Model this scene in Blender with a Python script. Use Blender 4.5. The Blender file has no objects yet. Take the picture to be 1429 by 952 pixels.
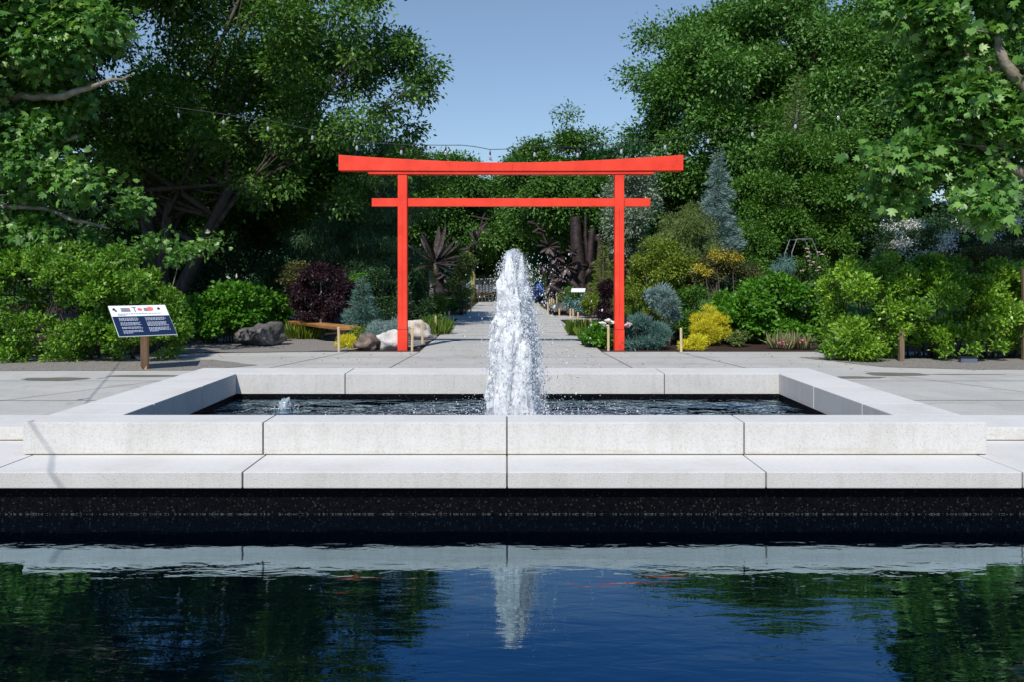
import bpy, bmesh, math
import numpy as np
from mathutils import Vector, noise as mnoise
R = math.radians
scene = bpy.context.scene
COL = scene.collection
F = 1200.0; CX = 706.0; HY = 386.0; CZ = 1.6

def W(px, py, d):
    """photo pixel at a given distance -> world point"""
    return ((px - CX) / F * d, d, CZ - (py - HY) / F * d)
def G(px, py, z=0.0):
    d = F * (CZ - z) / (py - HY)
    return ((px - CX) / F * d, d, z)
def GX(px, d): return (px - CX) / F * d

# ------------------------------------------------------------------ materials
def new_mat(name):
    m = bpy.data.materials.new(name); m.use_nodes = True
    nt = m.node_tree; nt.nodes.clear()
    out = nt.nodes.new('ShaderNodeOutputMaterial')
    return m, nt, out
def N(nt, t, **kw):
    n = nt.nodes.new(t)
    for k, v in kw.items():
        if k in n.inputs.keys(): n.inputs[k].default_value = v
        else: setattr(n, k, v)
    return n
def ramp(nt, fac, stops):
    r = nt.nodes.new('ShaderNodeValToRGB')
    e = r.color_ramp.elements
    while len(e) < len(stops): e.new(0.5)
    for i, (p, c) in enumerate(stops):
        e[i].position = p; e[i].color = (c[0], c[1], c[2], 1)
    nt.links.new(fac, r.inputs['Fac'])
    return r
def mixc(nt, fac, a, b, mode='MIX'):
    m = nt.nodes.new('ShaderNodeMix'); m.data_type = 'RGBA'; m.blend_type = mode
    for s, v in ((0, fac), (6, a), (7, b)):
        if hasattr(v, 'links') or hasattr(v, 'is_linked'): nt.links.new(v, m.inputs[s])
        else: m.inputs[s].default_value = v if s == 0 else (v[0], v[1], v[2], 1)
    return m.outputs[2]

def leaf_mat(name, dark, mid, light, rough=0.5, trans=0.35, spec=0.35):
    m, nt, out = new_mat(name)
    at = N(nt, 'ShaderNodeAttribute', attribute_name='rnd')
    geo = nt.nodes.new('ShaderNodeTexCoord')
    nz = N(nt, 'ShaderNodeTexNoise', Scale=1.3, Detail=2.0)
    nt.links.new(geo.outputs['Object'], nz.inputs['Vector'])
    ad = N(nt, 'ShaderNodeMath', operation='MULTIPLY_ADD'); nt.links.new(nz.outputs['Fac'], ad.inputs[0])
    ad.inputs[1].default_value = 0.7; nt.links.new(at.outputs['Fac'], ad.inputs[2])
    sb = N(nt, 'ShaderNodeMath', operation='MULTIPLY_ADD'); nt.links.new(ad.outputs[0], sb.inputs[0])
    sb.inputs[1].default_value = 0.75; sb.inputs[2].default_value = -0.14
    r = ramp(nt, sb.outputs[0], [(0.05, dark), (0.5, mid), (0.97, light)])
    p = N(nt, 'ShaderNodeBsdfPrincipled', Roughness=rough)
    p.inputs['Specular IOR Level'].default_value = spec
    nt.links.new(r.outputs[0], p.inputs['Base Color'])
    tr = nt.nodes.new('ShaderNodeBsdfTranslucent')
    tc = mixc(nt, 1.0, r.outputs[0], (1.15, 1.35, 0.5), 'MULTIPLY')
    nt.links.new(tc, tr.inputs['Color'])
    mx = N(nt, 'ShaderNodeMixShader'); mx.inputs[0].default_value = trans
    nt.links.new(p.outputs[0], mx.inputs[1]); nt.links.new(tr.outputs[0], mx.inputs[2])
    nt.links.new(mx.outputs[0], out.inputs['Surface'])
    return m

def rough_mat(name, stops, scale=6.0, detail=8.0, rough=0.8, bump=0.0, bscale=60.0, bdist=0.01, spec=0.3, metal=0.0, stretch=None, coords='Object'):
    m, nt, out = new_mat(name)
    tc = nt.nodes.new('ShaderNodeTexCoord')
    vec = tc.outputs[coords]
    if stretch:
        mp = N(nt, 'ShaderNodeMapping'); mp.inputs['Scale'].default_value = stretch
        nt.links.new(vec, mp.inputs['Vector']); vec = mp.outputs[0]
    nz = N(nt, 'ShaderNodeTexNoise', Scale=scale, Detail=detail, Roughness=0.6); nt.links.new(vec, nz.inputs['Vector'])
    r = ramp(nt, nz.outputs['Fac'], stops)
    p = N(nt, 'ShaderNodeBsdfPrincipled', Roughness=rough, Metallic=metal)
    p.inputs['Specular IOR Level'].default_value = spec
    nt.links.new(r.outputs[0], p.inputs['Base Color'])
    if bump:
        b = N(nt, 'ShaderNodeTexNoise', Scale=bscale, Detail=6.0); nt.links.new(vec, b.inputs['Vector'])
        bp = N(nt, 'ShaderNodeBump', Strength=bump, Distance=bdist)
        nt.links.new(b.outputs['Fac'], bp.inputs['Height']); nt.links.new(bp.outputs[0], p.inputs['Normal'])
    nt.links.new(p.outputs[0], out.inputs['Surface'])
    return m

def concrete_white():
    """precast white concrete: smooth tops, pitted grainy faces, faint ochre wear low on the faces"""
    m, nt, out = new_mat('precast_white')
    geo = nt.nodes.new('ShaderNodeNewGeometry')
    pos = geo.outputs['Position']
    sx = nt.nodes.new('ShaderNodeSeparateXYZ'); nt.links.new(geo.outputs['Normal'], sx.inputs[0])
    top = N(nt, 'ShaderNodeMath', operation='GREATER_THAN'); nt.links.new(sx.outputs['Z'], top.inputs[0]); top.inputs[1].default_value = .8
    big = N(nt, 'ShaderNodeTexNoise', Scale=1.6, Detail=8.0, Roughness=.65); nt.links.new(pos, big.inputs['Vector'])
    base = ramp(nt, big.outputs['Fac'], [(0.25, (.51, .495, .468)), (0.5, (.585, .572, .548)), (.8, (.62, .61, .59))])
    fine = N(nt, 'ShaderNodeTexNoise', Scale=85.0, Detail=3.0); nt.links.new(pos, fine.inputs['Vector'])
    fr = ramp(nt, fine.outputs['Fac'], [(0.3, (.82, .81, .79)), (0.46, (.97, .97, .97)), (0.75, (1.04, 1.04, 1.04))])
    facec = mixc(nt, 1.0, base.outputs[0], fr.outputs[0], 'MULTIPLY')
    vor = N(nt, 'ShaderNodeTexVoronoi', Scale=38.0); nt.links.new(pos, vor.inputs['Vector'])
    vr = ramp(nt, vor.outputs['Distance'], [(0.09, (.45, .43, .40)), (0.17, (1, 1, 1))])
    gate = N(nt, 'ShaderNodeTexNoise', Scale=9.0, Detail=2.0); nt.links.new(pos, gate.inputs['Vector'])
    gr = ramp(nt, gate.outputs['Fac'], [(.5, (0, 0, 0)), (.62, (1, 1, 1))])
    pit = mixc(nt, gr.outputs[0], (1, 1, 1), vr.outputs[0])
    facec = mixc(nt, 1.0, facec, pit, 'MULTIPLY')
    mps = N(nt, 'ShaderNodeMapping'); mps.inputs['Scale'].default_value = (9, 9, .7); nt.links.new(pos, mps.inputs['Vector'])
    stn = N(nt, 'ShaderNodeTexNoise', Scale=1.6, Detail=6.0, Roughness=.65); nt.links.new(mps.outputs[0], stn.inputs['Vector'])
    stc = ramp(nt, stn.outputs['Fac'], [(.28, (.92, .905, .88)), (.5, (1, 1, 1)), (.75, (1.03, 1.03, 1.03))])
    facec = mixc(nt, 1.0, facec, stc.outputs[0], 'MULTIPLY')
    topc = mixc(nt, 1.0, base.outputs[0], (1.05, 1.05, 1.05), 'MULTIPLY')
    tn = N(nt, 'ShaderNodeTexNoise', Scale=30.0, Detail=6.0, Roughness=.7); nt.links.new(pos, tn.inputs['Vector'])
    tr_ = ramp(nt, tn.outputs['Fac'], [(.3, (.9, .9, .89)), (.6, (1, 1, 1))])
    topc = mixc(nt, 1.0, topc, tr_.outputs[0], 'MULTIPLY')
    col = mixc(nt, top.outputs[0], facec, topc)
    # ochre damp wear near the foot of the upper face (z .01 to .07), in streaks
    sp = nt.nodes.new('ShaderNodeSeparateXYZ'); nt.links.new(pos, sp.inputs[0])
    zr = N(nt, 'ShaderNodeMapRange'); nt.links.new(sp.outputs['Z'], zr.inputs[0])
    zr.inputs[1].default_value = .14; zr.inputs[2].default_value = .22; zr.inputs[3].default_value = 1; zr.inputs[4].default_value = 0
    mp = N(nt, 'ShaderNodeMapping'); mp.inputs['Scale'].default_value = (1.3, 1, 14); nt.links.new(pos, mp.inputs['Vector'])
    sn = N(nt, 'ShaderNodeTexNoise', Scale=2.2, Detail=7.0, Roughness=.7); nt.links.new(mp.outputs[0], sn.inputs['Vector'])
    sr = ramp(nt, sn.outputs['Fac'], [(.48, (0, 0, 0)), (.66, (1, 1, 1))])
    mm = N(nt, 'ShaderNodeMath', operation='MULTIPLY'); nt.links.new(zr.outputs[0], mm.inputs[0]); nt.links.new(sr.outputs[0], mm.inputs[1])
    zg = N(nt, 'ShaderNodeMath', operation='GREATER_THAN'); nt.links.new(sp.outputs['Z'], zg.inputs[0]); zg.inputs[1].default_value = .1385
    m2 = N(nt, 'ShaderNodeMath', operation='MULTIPLY'); nt.links.new(mm.outputs[0], m2.inputs[0]); nt.links.new(zg.outputs[0], m2.inputs[1])
    col = mixc(nt, m2.outputs[0], col, (.47, .41, .31))
    p = N(nt, 'ShaderNodeBsdfPrincipled', Roughness=.75); p.inputs['Specular IOR Level'].default_value = .3
    nt.links.new(col, p.inputs['Base Color'])
    bp = N(nt, 'ShaderNodeBump', Strength=.5, Distance=.004)
    nt.links.new(fine.outputs['Fac'], bp.inputs['Height']); nt.links.new(bp.outputs[0], p.inputs['Normal'])
    nt.links.new(p.outputs[0], out.inputs['Surface'])
    return m

def plaza_mat():
    m, nt, out = new_mat('plaza_concrete')
    geo = nt.nodes.new('ShaderNodeNewGeometry'); pos = geo.outputs['Position']
    big = N(nt, 'ShaderNodeTexNoise', Scale=.5, Detail=9.0, Roughness=.7); nt.links.new(pos, big.inputs['Vector'])
    base = ramp(nt, big.outputs['Fac'], [(.25, (.40, .392, .372)), (.5, (.455, .448, .43)), (.8, (.49, .485, .468))])
    mp = N(nt, 'ShaderNodeMapping'); mp.inputs['Scale'].default_value = (.5, 30, 1); nt.links.new(pos, mp.inputs['Vector'])
    br = N(nt, 'ShaderNodeTexNoise', Scale=2.0, Detail=6.0, Roughness=.7); nt.links.new(mp.outputs[0], br.inputs['Vector'])
    rr = ramp(nt, br.outputs['Fac'], [(.3, (.87, .87, .86)), (.65, (1.05, 1.05, 1.04))])
    col = mixc(nt, 1.0, base.outputs[0], rr.outputs[0], 'MULTIPLY')
    s1 = N(nt, 'ShaderNodeTexNoise', Scale=1.7, Detail=8.0, Roughness=.75, Distortion=.6); nt.links.new(pos, s1.inputs['Vector'])
    s1r = ramp(nt, s1.outputs['Fac'], [(.33, (.78, .765, .73)), (.45, (1, 1, 1)), (.7, (1.04, 1.04, 1.03))])
    col = mixc(nt, 1.0, col, s1r.outputs[0], 'MULTIPLY')
    bk = N(nt, 'ShaderNodeTexBrick', Scale=.42); nt.links.new(pos, bk.inputs['Vector'])
    bk.inputs['Color1'].default_value = (.94, .94, .93, 1); bk.inputs['Color2'].default_value = (1.05, 1.045, 1.03, 1); bk.inputs['Mortar'].default_value = (1, 1, 1, 1); bk.inputs['Mortar Size'].default_value = 0
    col = mixc(nt, 1.0, col, bk.outputs['Color'], 'MULTIPLY')
    fn = N(nt, 'ShaderNodeTexNoise', Scale=45.0, Detail=4.0); nt.links.new(pos, fn.inputs['Vector'])
    fr = ramp(nt, fn.outputs['Fac'], [(.3, (.82, .82, .82)), (.6, (1.03, 1.03, 1.03))])
    col = mixc(nt, 1.0, col, fr.outputs[0], 'MULTIPLY')
    p = N(nt, 'ShaderNodeBsdfPrincipled', Roughness=.8); p.inputs['Specular IOR Level'].default_value = .3
    nt.links.new(col, p.inputs['Base Color'])
    nt.links.new(p.outputs[0], out.inputs['Surface'])
    return m

def water_mat(name, scale, strength, dist, stretch, ior=1.33, col=(.002, .006, .014)):
    m, nt, out = new_mat(name)
    geo = nt.nodes.new('ShaderNodeNewGeometry')
    mp = N(nt, 'ShaderNodeMapping'); mp.inputs['Scale'].default_value = stretch
    mp.inputs['Rotation'].default_value = (0, 0, R(14))
    nt.links.new(geo.outputs['Position'], mp.inputs['Vector'])
    a = N(nt, 'ShaderNodeTexNoise', Scale=scale, Detail=3.0, Roughness=.5, Distortion=.4); nt.links.new(mp.outputs[0], a.inputs['Vector'])
    b = N(nt, 'ShaderNodeTexNoise', Scale=scale * .27, Detail=1.0); nt.links.new(mp.outputs[0], b.inputs['Vector'])
    ad = N(nt, 'ShaderNodeMath', operation='MULTIPLY_ADD'); nt.links.new(b.outputs['Fac'], ad.inputs[0]); ad.inputs[1].default_value = 2.2
    nt.links.new(a.outputs['Fac'], ad.inputs[2])
    bp = N(nt, 'ShaderNodeBump', Strength=strength, Distance=dist); nt.links.new(ad.outputs[0], bp.inputs['Height'])
    fr = N(nt, 'ShaderNodeFresnel', IOR=ior); nt.links.new(bp.outputs[0], fr.inputs['Normal'])
    k = N(nt, 'ShaderNodeMath', operation='MULTIPLY'); nt.links.new(fr.outputs[0], k.inputs[0]); k.inputs[1].default_value = 2.5; k.use_clamp = True
    gl_ = N(nt, 'ShaderNodeBsdfGlossy', Roughness=.01); gl_.inputs['Color'].default_value = (.66, .88, 1, 1); nt.links.new(bp.outputs[0], gl_.inputs['Normal'])
    df = N(nt, 'ShaderNodeBsdfDiffuse'); df.inputs['Color'].default_value = (*col, 1)
    mx = N(nt, 'ShaderNodeMixShader'); nt.links.new(k.outputs[0], mx.inputs[0]); nt.links.new(df.outputs[0], mx.inputs[1]); nt.links.new(gl_.outputs[0], mx.inputs[2])
    nt.links.new(mx.outputs[0], out.inputs['Surface'])
    return m

def flat_mat(name, col, rough=.5, metal=0.0, spec=.5, trans=0.0, **kw):
    m, nt, out = new_mat(name)
    tc = nt.nodes.new('ShaderNodeTexCoord')
    nz = N(nt, 'ShaderNodeTexNoise', Scale=kw.get('scale', 5.0), Detail=6.0); nt.links.new(tc.outputs['Object'], nz.inputs['Vector'])
    v = kw.get('var', .08)
    r = ramp(nt, nz.outputs['Fac'], [(.3, tuple(c * (1 - v) for c in col)), (.7, tuple(min(1, c * (1 + v)) for c in col))])
    p = N(nt, 'ShaderNodeBsdfPrincipled', Roughness=rough, Metallic=metal)
    p.inputs['Specular IOR Level'].default_value = spec
    p.inputs['Transmission Weight'].default_value = trans
    nt.links.new(r.outputs[0], p.inputs['Base Color'])
    nt.links.new(p.outputs[0], out.inputs['Surface'])
    return m

M = {}
M['white'] = concrete_white()
M['plaza'] = plaza_mat()
M['mulch'] = rough_mat('mulch', [(.3, (.018, .010, .007)), (.55, (.05, .028, .018)), (.75, (.12, .075, .05))], scale=30, bump=1.0, bscale=35, bdist=.05)
M['gravel'] = rough_mat('gravel', [(.32, (.11, .10, .09)), (.5, (.24, .22, .20)), (.7, (.42, .40, .37))], scale=38, bump=1.0, bscale=45, bdist=.03, coords='Object')
M['lawn'] = rough_mat('lawn', [(.3, (.03, .07, .012)), (.6, (.07, .15, .02)), (.8, (.1, .2, .03))], scale=6, bump=.6, bscale=80, bdist=.03)
M['joint'] = flat_mat('joint_dirt', (.09, .085, .075), rough=.9)
M['mortar'] = flat_mat('mortar_dark', (.16, .14, .12), rough=.95)
M['wet'] = flat_mat('wet_concrete', (.165, .155, .13), rough=.5, spec=.4)
def granite():
    m, nt, out = new_mat('black_granite')
    geo = nt.nodes.new('ShaderNodeNewGeometry')
    v = N(nt, 'ShaderNodeTexVoronoi', Scale=95.0); nt.links.new(geo.outputs['Position'], v.inputs['Vector'])
    sx = nt.nodes.new('ShaderNodeSeparateColor'); nt.links.new(v.outputs['Color'], sx.inputs[0])
    sp = nt.nodes.new('ShaderNodeSeparateXYZ'); nt.links.new(geo.outputs['Position'], sp.inputs[0])
    nz = N(nt, 'ShaderNodeTexNoise', Scale=70.0, Detail=4.0); nt.links.new(geo.outputs['Position'], nz.inputs['Vector'])
    base = ramp(nt, nz.outputs['Fac'], [(.35, (.001, .0012, .002)), (.7, (.0055, .006, .008))])
    sr = ramp(nt, sx.outputs[0], [(.94, (0, 0, 0)), (.97, (1, 1, 1))])
    col = mixc(nt, sr.outputs[0], base.outputs[0], (.03, .03, .033))
    # wet glint along the waterline, painted as a thin pale line
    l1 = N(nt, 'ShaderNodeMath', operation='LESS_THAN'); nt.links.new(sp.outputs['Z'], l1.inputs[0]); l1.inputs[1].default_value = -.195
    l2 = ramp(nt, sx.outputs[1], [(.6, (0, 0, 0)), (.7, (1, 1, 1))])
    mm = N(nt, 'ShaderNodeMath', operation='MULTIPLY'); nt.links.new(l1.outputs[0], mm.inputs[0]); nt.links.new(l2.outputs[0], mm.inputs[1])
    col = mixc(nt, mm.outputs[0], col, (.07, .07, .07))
    p = N(nt, 'ShaderNodeBsdfPrincipled', Roughness=.6); p.inputs['Specular IOR Level'].default_value = .03; nt.links.new(col, p.inputs['Base Color'])
    nt.links.new(p.outputs[0], out.inputs['Surface'])
    return m
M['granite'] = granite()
M['pool'] = water_mat('pool_water', 5.5, .5, .0036, (.6, 1.7, 1), ior=1.36, col=(.0002, .0012, .004))
M['basin'] = water_mat('basin_water', 3.2, 1.0, .10, (1, 1.5, 1), ior=1.33, col=(.001, .004, .012))
M['red'] = rough_mat('red_painted_wood', [(.25, (.62, .032, .015)), (.5, (.78, .048, .022)), (.62, (.82, .055, .026)), (.85, (.86, .09, .05))], scale=2.5, rough=.5, stretch=(1, 1, 1), bump=.5, bscale=30, bdist=.006, spec=.3)
M['groove'] = flat_mat('dark_groove', (.10, .008, .006), rough=.8)
M['bark'] = rough_mat('bark', [(.3, (.035, .028, .022)), (.6, (.10, .085, .07)), (.8, (.17, .15, .12))], scale=9, bump=1, bscale=20, bdist=.04, stretch=(1, 1, .25))
M['planebark'] = rough_mat('plane_bark', [(.3, (.13, .105, .08)), (.5, (.22, .185, .145)), (.72, (.36, .32, .26))], scale=5, bump=.6, bscale=16, bdist=.02)
M['palebark'] = rough_mat('pale_bark', [(.3, (.22, .2, .19)), (.7, (.38, .36, .34))], scale=4, bump=.5, bscale=20)
M['stake'] = rough_mat('stake_wood', [(.3, (.48, .36, .2)), (.7, (.66, .53, .34))], scale=6, stretch=(4, 4, .5))
M['post'] = rough_mat('sign_post_wood', [(.3, (.34, .17, .08)), (.7, (.52, .30, .16))], scale=5, stretch=(5, 5, .4))
M['oldpost'] = rough_mat('weathered_wood', [(.3, (.10, .07, .045)), (.7, (.24, .17, .11))], scale=5, stretch=(5, 5, .4), bump=.5, bscale=30)
M['bench'] = rough_mat('bench_wood', [(.3, (.24, .09, .025)), (.5, (.45, .21, .07)), (.75, (.62, .37, .16))], scale=2.2, stretch=(1, 1, 1), rough=.4, spec=.5)
M['benchedge'] = rough_mat('bench_edge_wood', [(.3, (.40, .26, .10)), (.75, (.68, .5, .27))], scale=4)
M['steel'] = flat_mat('black_steel', (.02, .02, .022), rough=.45, metal=.4)
M['sculpt'] = rough_mat('rusted_bronze', [(.3, (.022, .014, .013)), (.55, (.048, .032, .03)), (.8, (.11, .075, .07))], scale=3, rough=.5, spec=.5, metal=.25, bump=.6, bscale=9, bdist=.04)
M['signwhite'] = flat_mat('sign_white', (.78, .79, .82), rough=.35, var=.02)
M['signnavy'] = flat_mat('sign_navy', (.010, .022, .06), rough=.3, var=.05)
M['ink'] = flat_mat('ink_black', (.02, .02, .03), rough=.5)
M['textwhite'] = flat_mat('text_pale', (.45, .48, .56), rough=.5)
M['coral'] = flat_mat('coral_ink', (.72, .16, .12), rough=.5)
M['greyink'] = flat_mat('grey_ink', (.2, .22, .26), rough=.5)
M['rock_grey'] = rough_mat('grey_rock', [(.3, (.035, .033, .03)), (.5, (.10, .095, .09)), (.72, (.23, .215, .20))], scale=3.5, bump=1, bscale=9, bdist=.06)  # grey stone, darkened so its colour carries the shade on the boulder
M['rock_brown'] = rough_mat('brown_rock', [(.3, (.07, .05, .04)), (.5, (.16, .125, .10)), (.72, (.28, .23, .19))], scale=5, bump=1, bscale=12, bdist=.05)
M['rock_white'] = rough_mat('white_rock', [(.3, (.36, .35, .33)), (.5, (.52, .51, .49)), (.72, (.64, .63, .61))], scale=4, bump=.8, bscale=11, bdist=.04)
M['rock_pink'] = rough_mat('pinkish_rock', [(.3, (.34, .27, .22)), (.5, (.52, .46, .41)), (.72, (.62, .59, .56))], scale=4, bump=.8, bscale=11, bdist=.04)
M['cable'] = flat_mat('black_cable', (.015, .015, .017), rough=.6)
M['wire'] = flat_mat('steel_wire', (.25, .25, .27), rough=.4, metal=.6)
M['bulb'] = flat_mat('bulb_glass', (.75, .8, .88), rough=.08, var=.01, trans=.55)
M['bamboo'] = rough_mat('bamboo', [(.3, (.16, .17, .05)), (.7, (.34, .30, .11))], scale=3)
M['branchfence'] = rough_mat('branch_wood', [(.3, (.06, .045, .035)), (.7, (.15, .11, .08))], scale=4)
M['box'] = flat_mat('grey_plastic', (.10, .13, .17), rough=.4)
M['carpaint'] = flat_mat('car_blue_grey', (.22, .30, .40), rough=.3, spec=.6)
M['carglass'] = flat_mat('car_glass', (.03, .04, .05), rough=.1)
M['tyre'] = flat_mat('tyre', (.02, .02, .02), rough=.8)
M['blueobj'] = flat_mat('blue_plastic', (.02, .10, .42), rough=.4)
M['redlamp'] = flat_mat('red_plastic', (.45, .02, .02), rough=.4)
M['petal_white'] = leaf_mat('white_petal', (.6, .58, .58), (.75, .73, .74), (.82, .8, .8), trans=.2)
M['petal_pink'] = leaf_mat('pink_petal', (.5, .12, .2), (.65, .25, .35), (.75, .5, .55), trans=.2)
M['petal_rose'] = leaf_mat('pale_rose_petal', (.6, .35, .42), (.72, .5, .56), (.78, .68, .7), trans=.2)
M['petal_red'] = leaf_mat('crimson_petal', (.25, .02, .04), (.42, .05, .08), (.6, .16, .2), trans=.2)
M['petal_blue'] = leaf_mat('blue_petal', (.02, .06, .3), (.03, .1, .42), (.1, .2, .5), trans=.2)
# leaves
M['L_tree'] = leaf_mat('leaf_left_tree', (0.022, 0.060, 0.010), (0.068, 0.161, 0.026), (0.230, 0.421, 0.072), trans=.28)
M['L_maple'] = leaf_mat('leaf_far_tree', (0.025, 0.070, 0.013), (0.079, 0.191, 0.032), (0.253, 0.442, 0.115), trans=.25)
M['L_far'] = leaf_mat('leaf_background', (0.035, 0.092, 0.019), (0.074, 0.183, 0.034), (0.168, 0.291, 0.053), trans=.25)
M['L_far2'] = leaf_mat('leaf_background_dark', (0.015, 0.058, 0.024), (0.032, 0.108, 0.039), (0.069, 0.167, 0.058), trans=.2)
M['L_plane'] = leaf_mat('leaf_plane_tree', (0.025, 0.084, 0.014), (0.092, 0.228, 0.040), (0.311, 0.496, 0.133), trans=.3, rough=.42, spec=.5)
M['L_hedge'] = leaf_mat('leaf_hedge', (0.035, 0.095, 0.008), (0.106, 0.248, 0.019), (0.317, 0.513, 0.055), rough=.42, spec=.4, trans=.22)
M['L_hedge2'] = leaf_mat('leaf_hedge_bright', (0.042, 0.114, 0.007), (0.155, 0.312, 0.022), (0.485, 0.704, 0.087), rough=.38, spec=.5, trans=.25)
M['L_bright'] = leaf_mat('leaf_bright', (0.030, 0.110, 0.007), (0.074, 0.218, 0.014), (0.189, 0.427, 0.040), trans=.3)
M['L_horn'] = leaf_mat('leaf_hornbeam', (0.026, 0.082, 0.008), (0.063, 0.163, 0.017), (0.164, 0.296, 0.044), trans=.25)
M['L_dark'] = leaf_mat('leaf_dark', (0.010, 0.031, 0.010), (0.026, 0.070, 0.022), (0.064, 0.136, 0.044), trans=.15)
M['L_weep'] = leaf_mat('needle_weeping', (0.021, 0.061, 0.024), (0.044, 0.107, 0.041), (0.095, 0.182, 0.069), trans=.15)
M['L_blue'] = leaf_mat('needle_blue', (0.104, 0.171, 0.171), (0.208, 0.306, 0.308), (0.378, 0.486, 0.479), trans=.12)
M['L_bluegreen'] = leaf_mat('needle_blue_green', (0.048, 0.112, 0.096), (0.096, 0.200, 0.176), (0.192, 0.320, 0.288), trans=.12)
M['L_olive'] = leaf_mat('needle_olive', (0.053, 0.090, 0.021), (0.120, 0.179, 0.041), (0.224, 0.284, 0.083), trans=.15)
M['L_ygreen'] = leaf_mat('leaf_yellow_green', (0.066, 0.110, 0.011), (0.165, 0.231, 0.024), (0.297, 0.363, 0.055), trans=.3)
M['L_gold'] = leaf_mat('needle_gold', (0.319, 0.290, 0.017), (0.696, 0.609, 0.028), (0.850, 0.850, 0.068), trans=.2)
M['L_goldleaf'] = leaf_mat('leaf_gold_bronze', (.20, .16, .02), (.40, .33, .035), (.58, .50, .06), trans=.25)
M['L_bronze'] = leaf_mat('leaf_bronze_green', (.05, .055, .02), (.11, .12, .035), (.2, .18, .06), trans=.2)
M['L_purple'] = leaf_mat('leaf_purple', (0.011, 0.004, 0.008), (0.027, 0.010, 0.017), (0.064, 0.025, 0.035), trans=.25)
M['L_silver'] = leaf_mat('leaf_silver', (.08, .12, .08), (.2, .26, .19), (.42, .47, .38), trans=.2)
M['L_grass'] = leaf_mat('blade_green', (.04, .09, .01), (.09, .17, .02), (.2, .28, .05), trans=.3)
M['L_straw'] = leaf_mat('blade_straw', (.12, .13, .06), (.24, .24, .12), (.4, .36, .2), trans=.3)

# ------------------------------------------------------------------ object helpers
def tag(o, label=None, cat=None, group=None, kind=None):
    if label: o['label'] = label
    if cat: o['category'] = cat
    if group: o['group'] = group
    if kind: o['kind'] = kind
    return o
def thing(name, base, label, cat, group=None):
    o = bpy.data.objects.new(name, None); COL.objects.link(o)
    o.empty_display_size = .2
    o.location = base
    return tag(o, label, cat, group)
def link(name, me, parent=None, loc=None):
    o = bpy.data.objects.new(name, me); COL.objects.link(o)
    if parent is not None: o.parent = parent
    if loc is not None: o.location = loc
    return o
def world_base(p):
    v = Vector((0, 0, 0))
    while p is not None: v += Vector(p.location); p = p.parent
    return v
def arr_mesh(name, V, Fc, mat, parent=None, rnd=None, smooth=False, loc=None):
    """V (n,3) world, Fc (m,k) -> object; fast path for big uniform meshes"""
    V = np.asarray(V, dtype=np.float32); Fc = np.asarray(Fc, dtype=np.int32)
    base = world_base(parent) if parent is not None else Vector(loc if loc is not None else (0, 0, 0))
    V = V - np.array(base, dtype=np.float32)
    me = bpy.data.meshes.new(name)
    k = Fc.shape[1]; nf = Fc.shape[0]
    me.vertices.add(len(V)); me.vertices.foreach_set('co', V.ravel())
    me.loops.add(nf * k); me.loops.foreach_set('vertex_index', Fc.ravel())
    me.polygons.add(nf)
    me.polygons.foreach_set('loop_start', np.arange(0, nf * k, k, dtype=np.int32))
    if smooth: me.polygons.foreach_set('use_smooth', np.ones(nf, dtype=bool))
    me.update(calc_edges=True)
    me.materials.append(mat)
    if rnd is not None:
        a = me.attributes.new('rnd', 'FLOAT', 'FACE'); a.data.foreach_set('value', np.asarray(rnd, dtype=np.float32))
    return link(name, me, parent, None if parent is not None else base)

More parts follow.
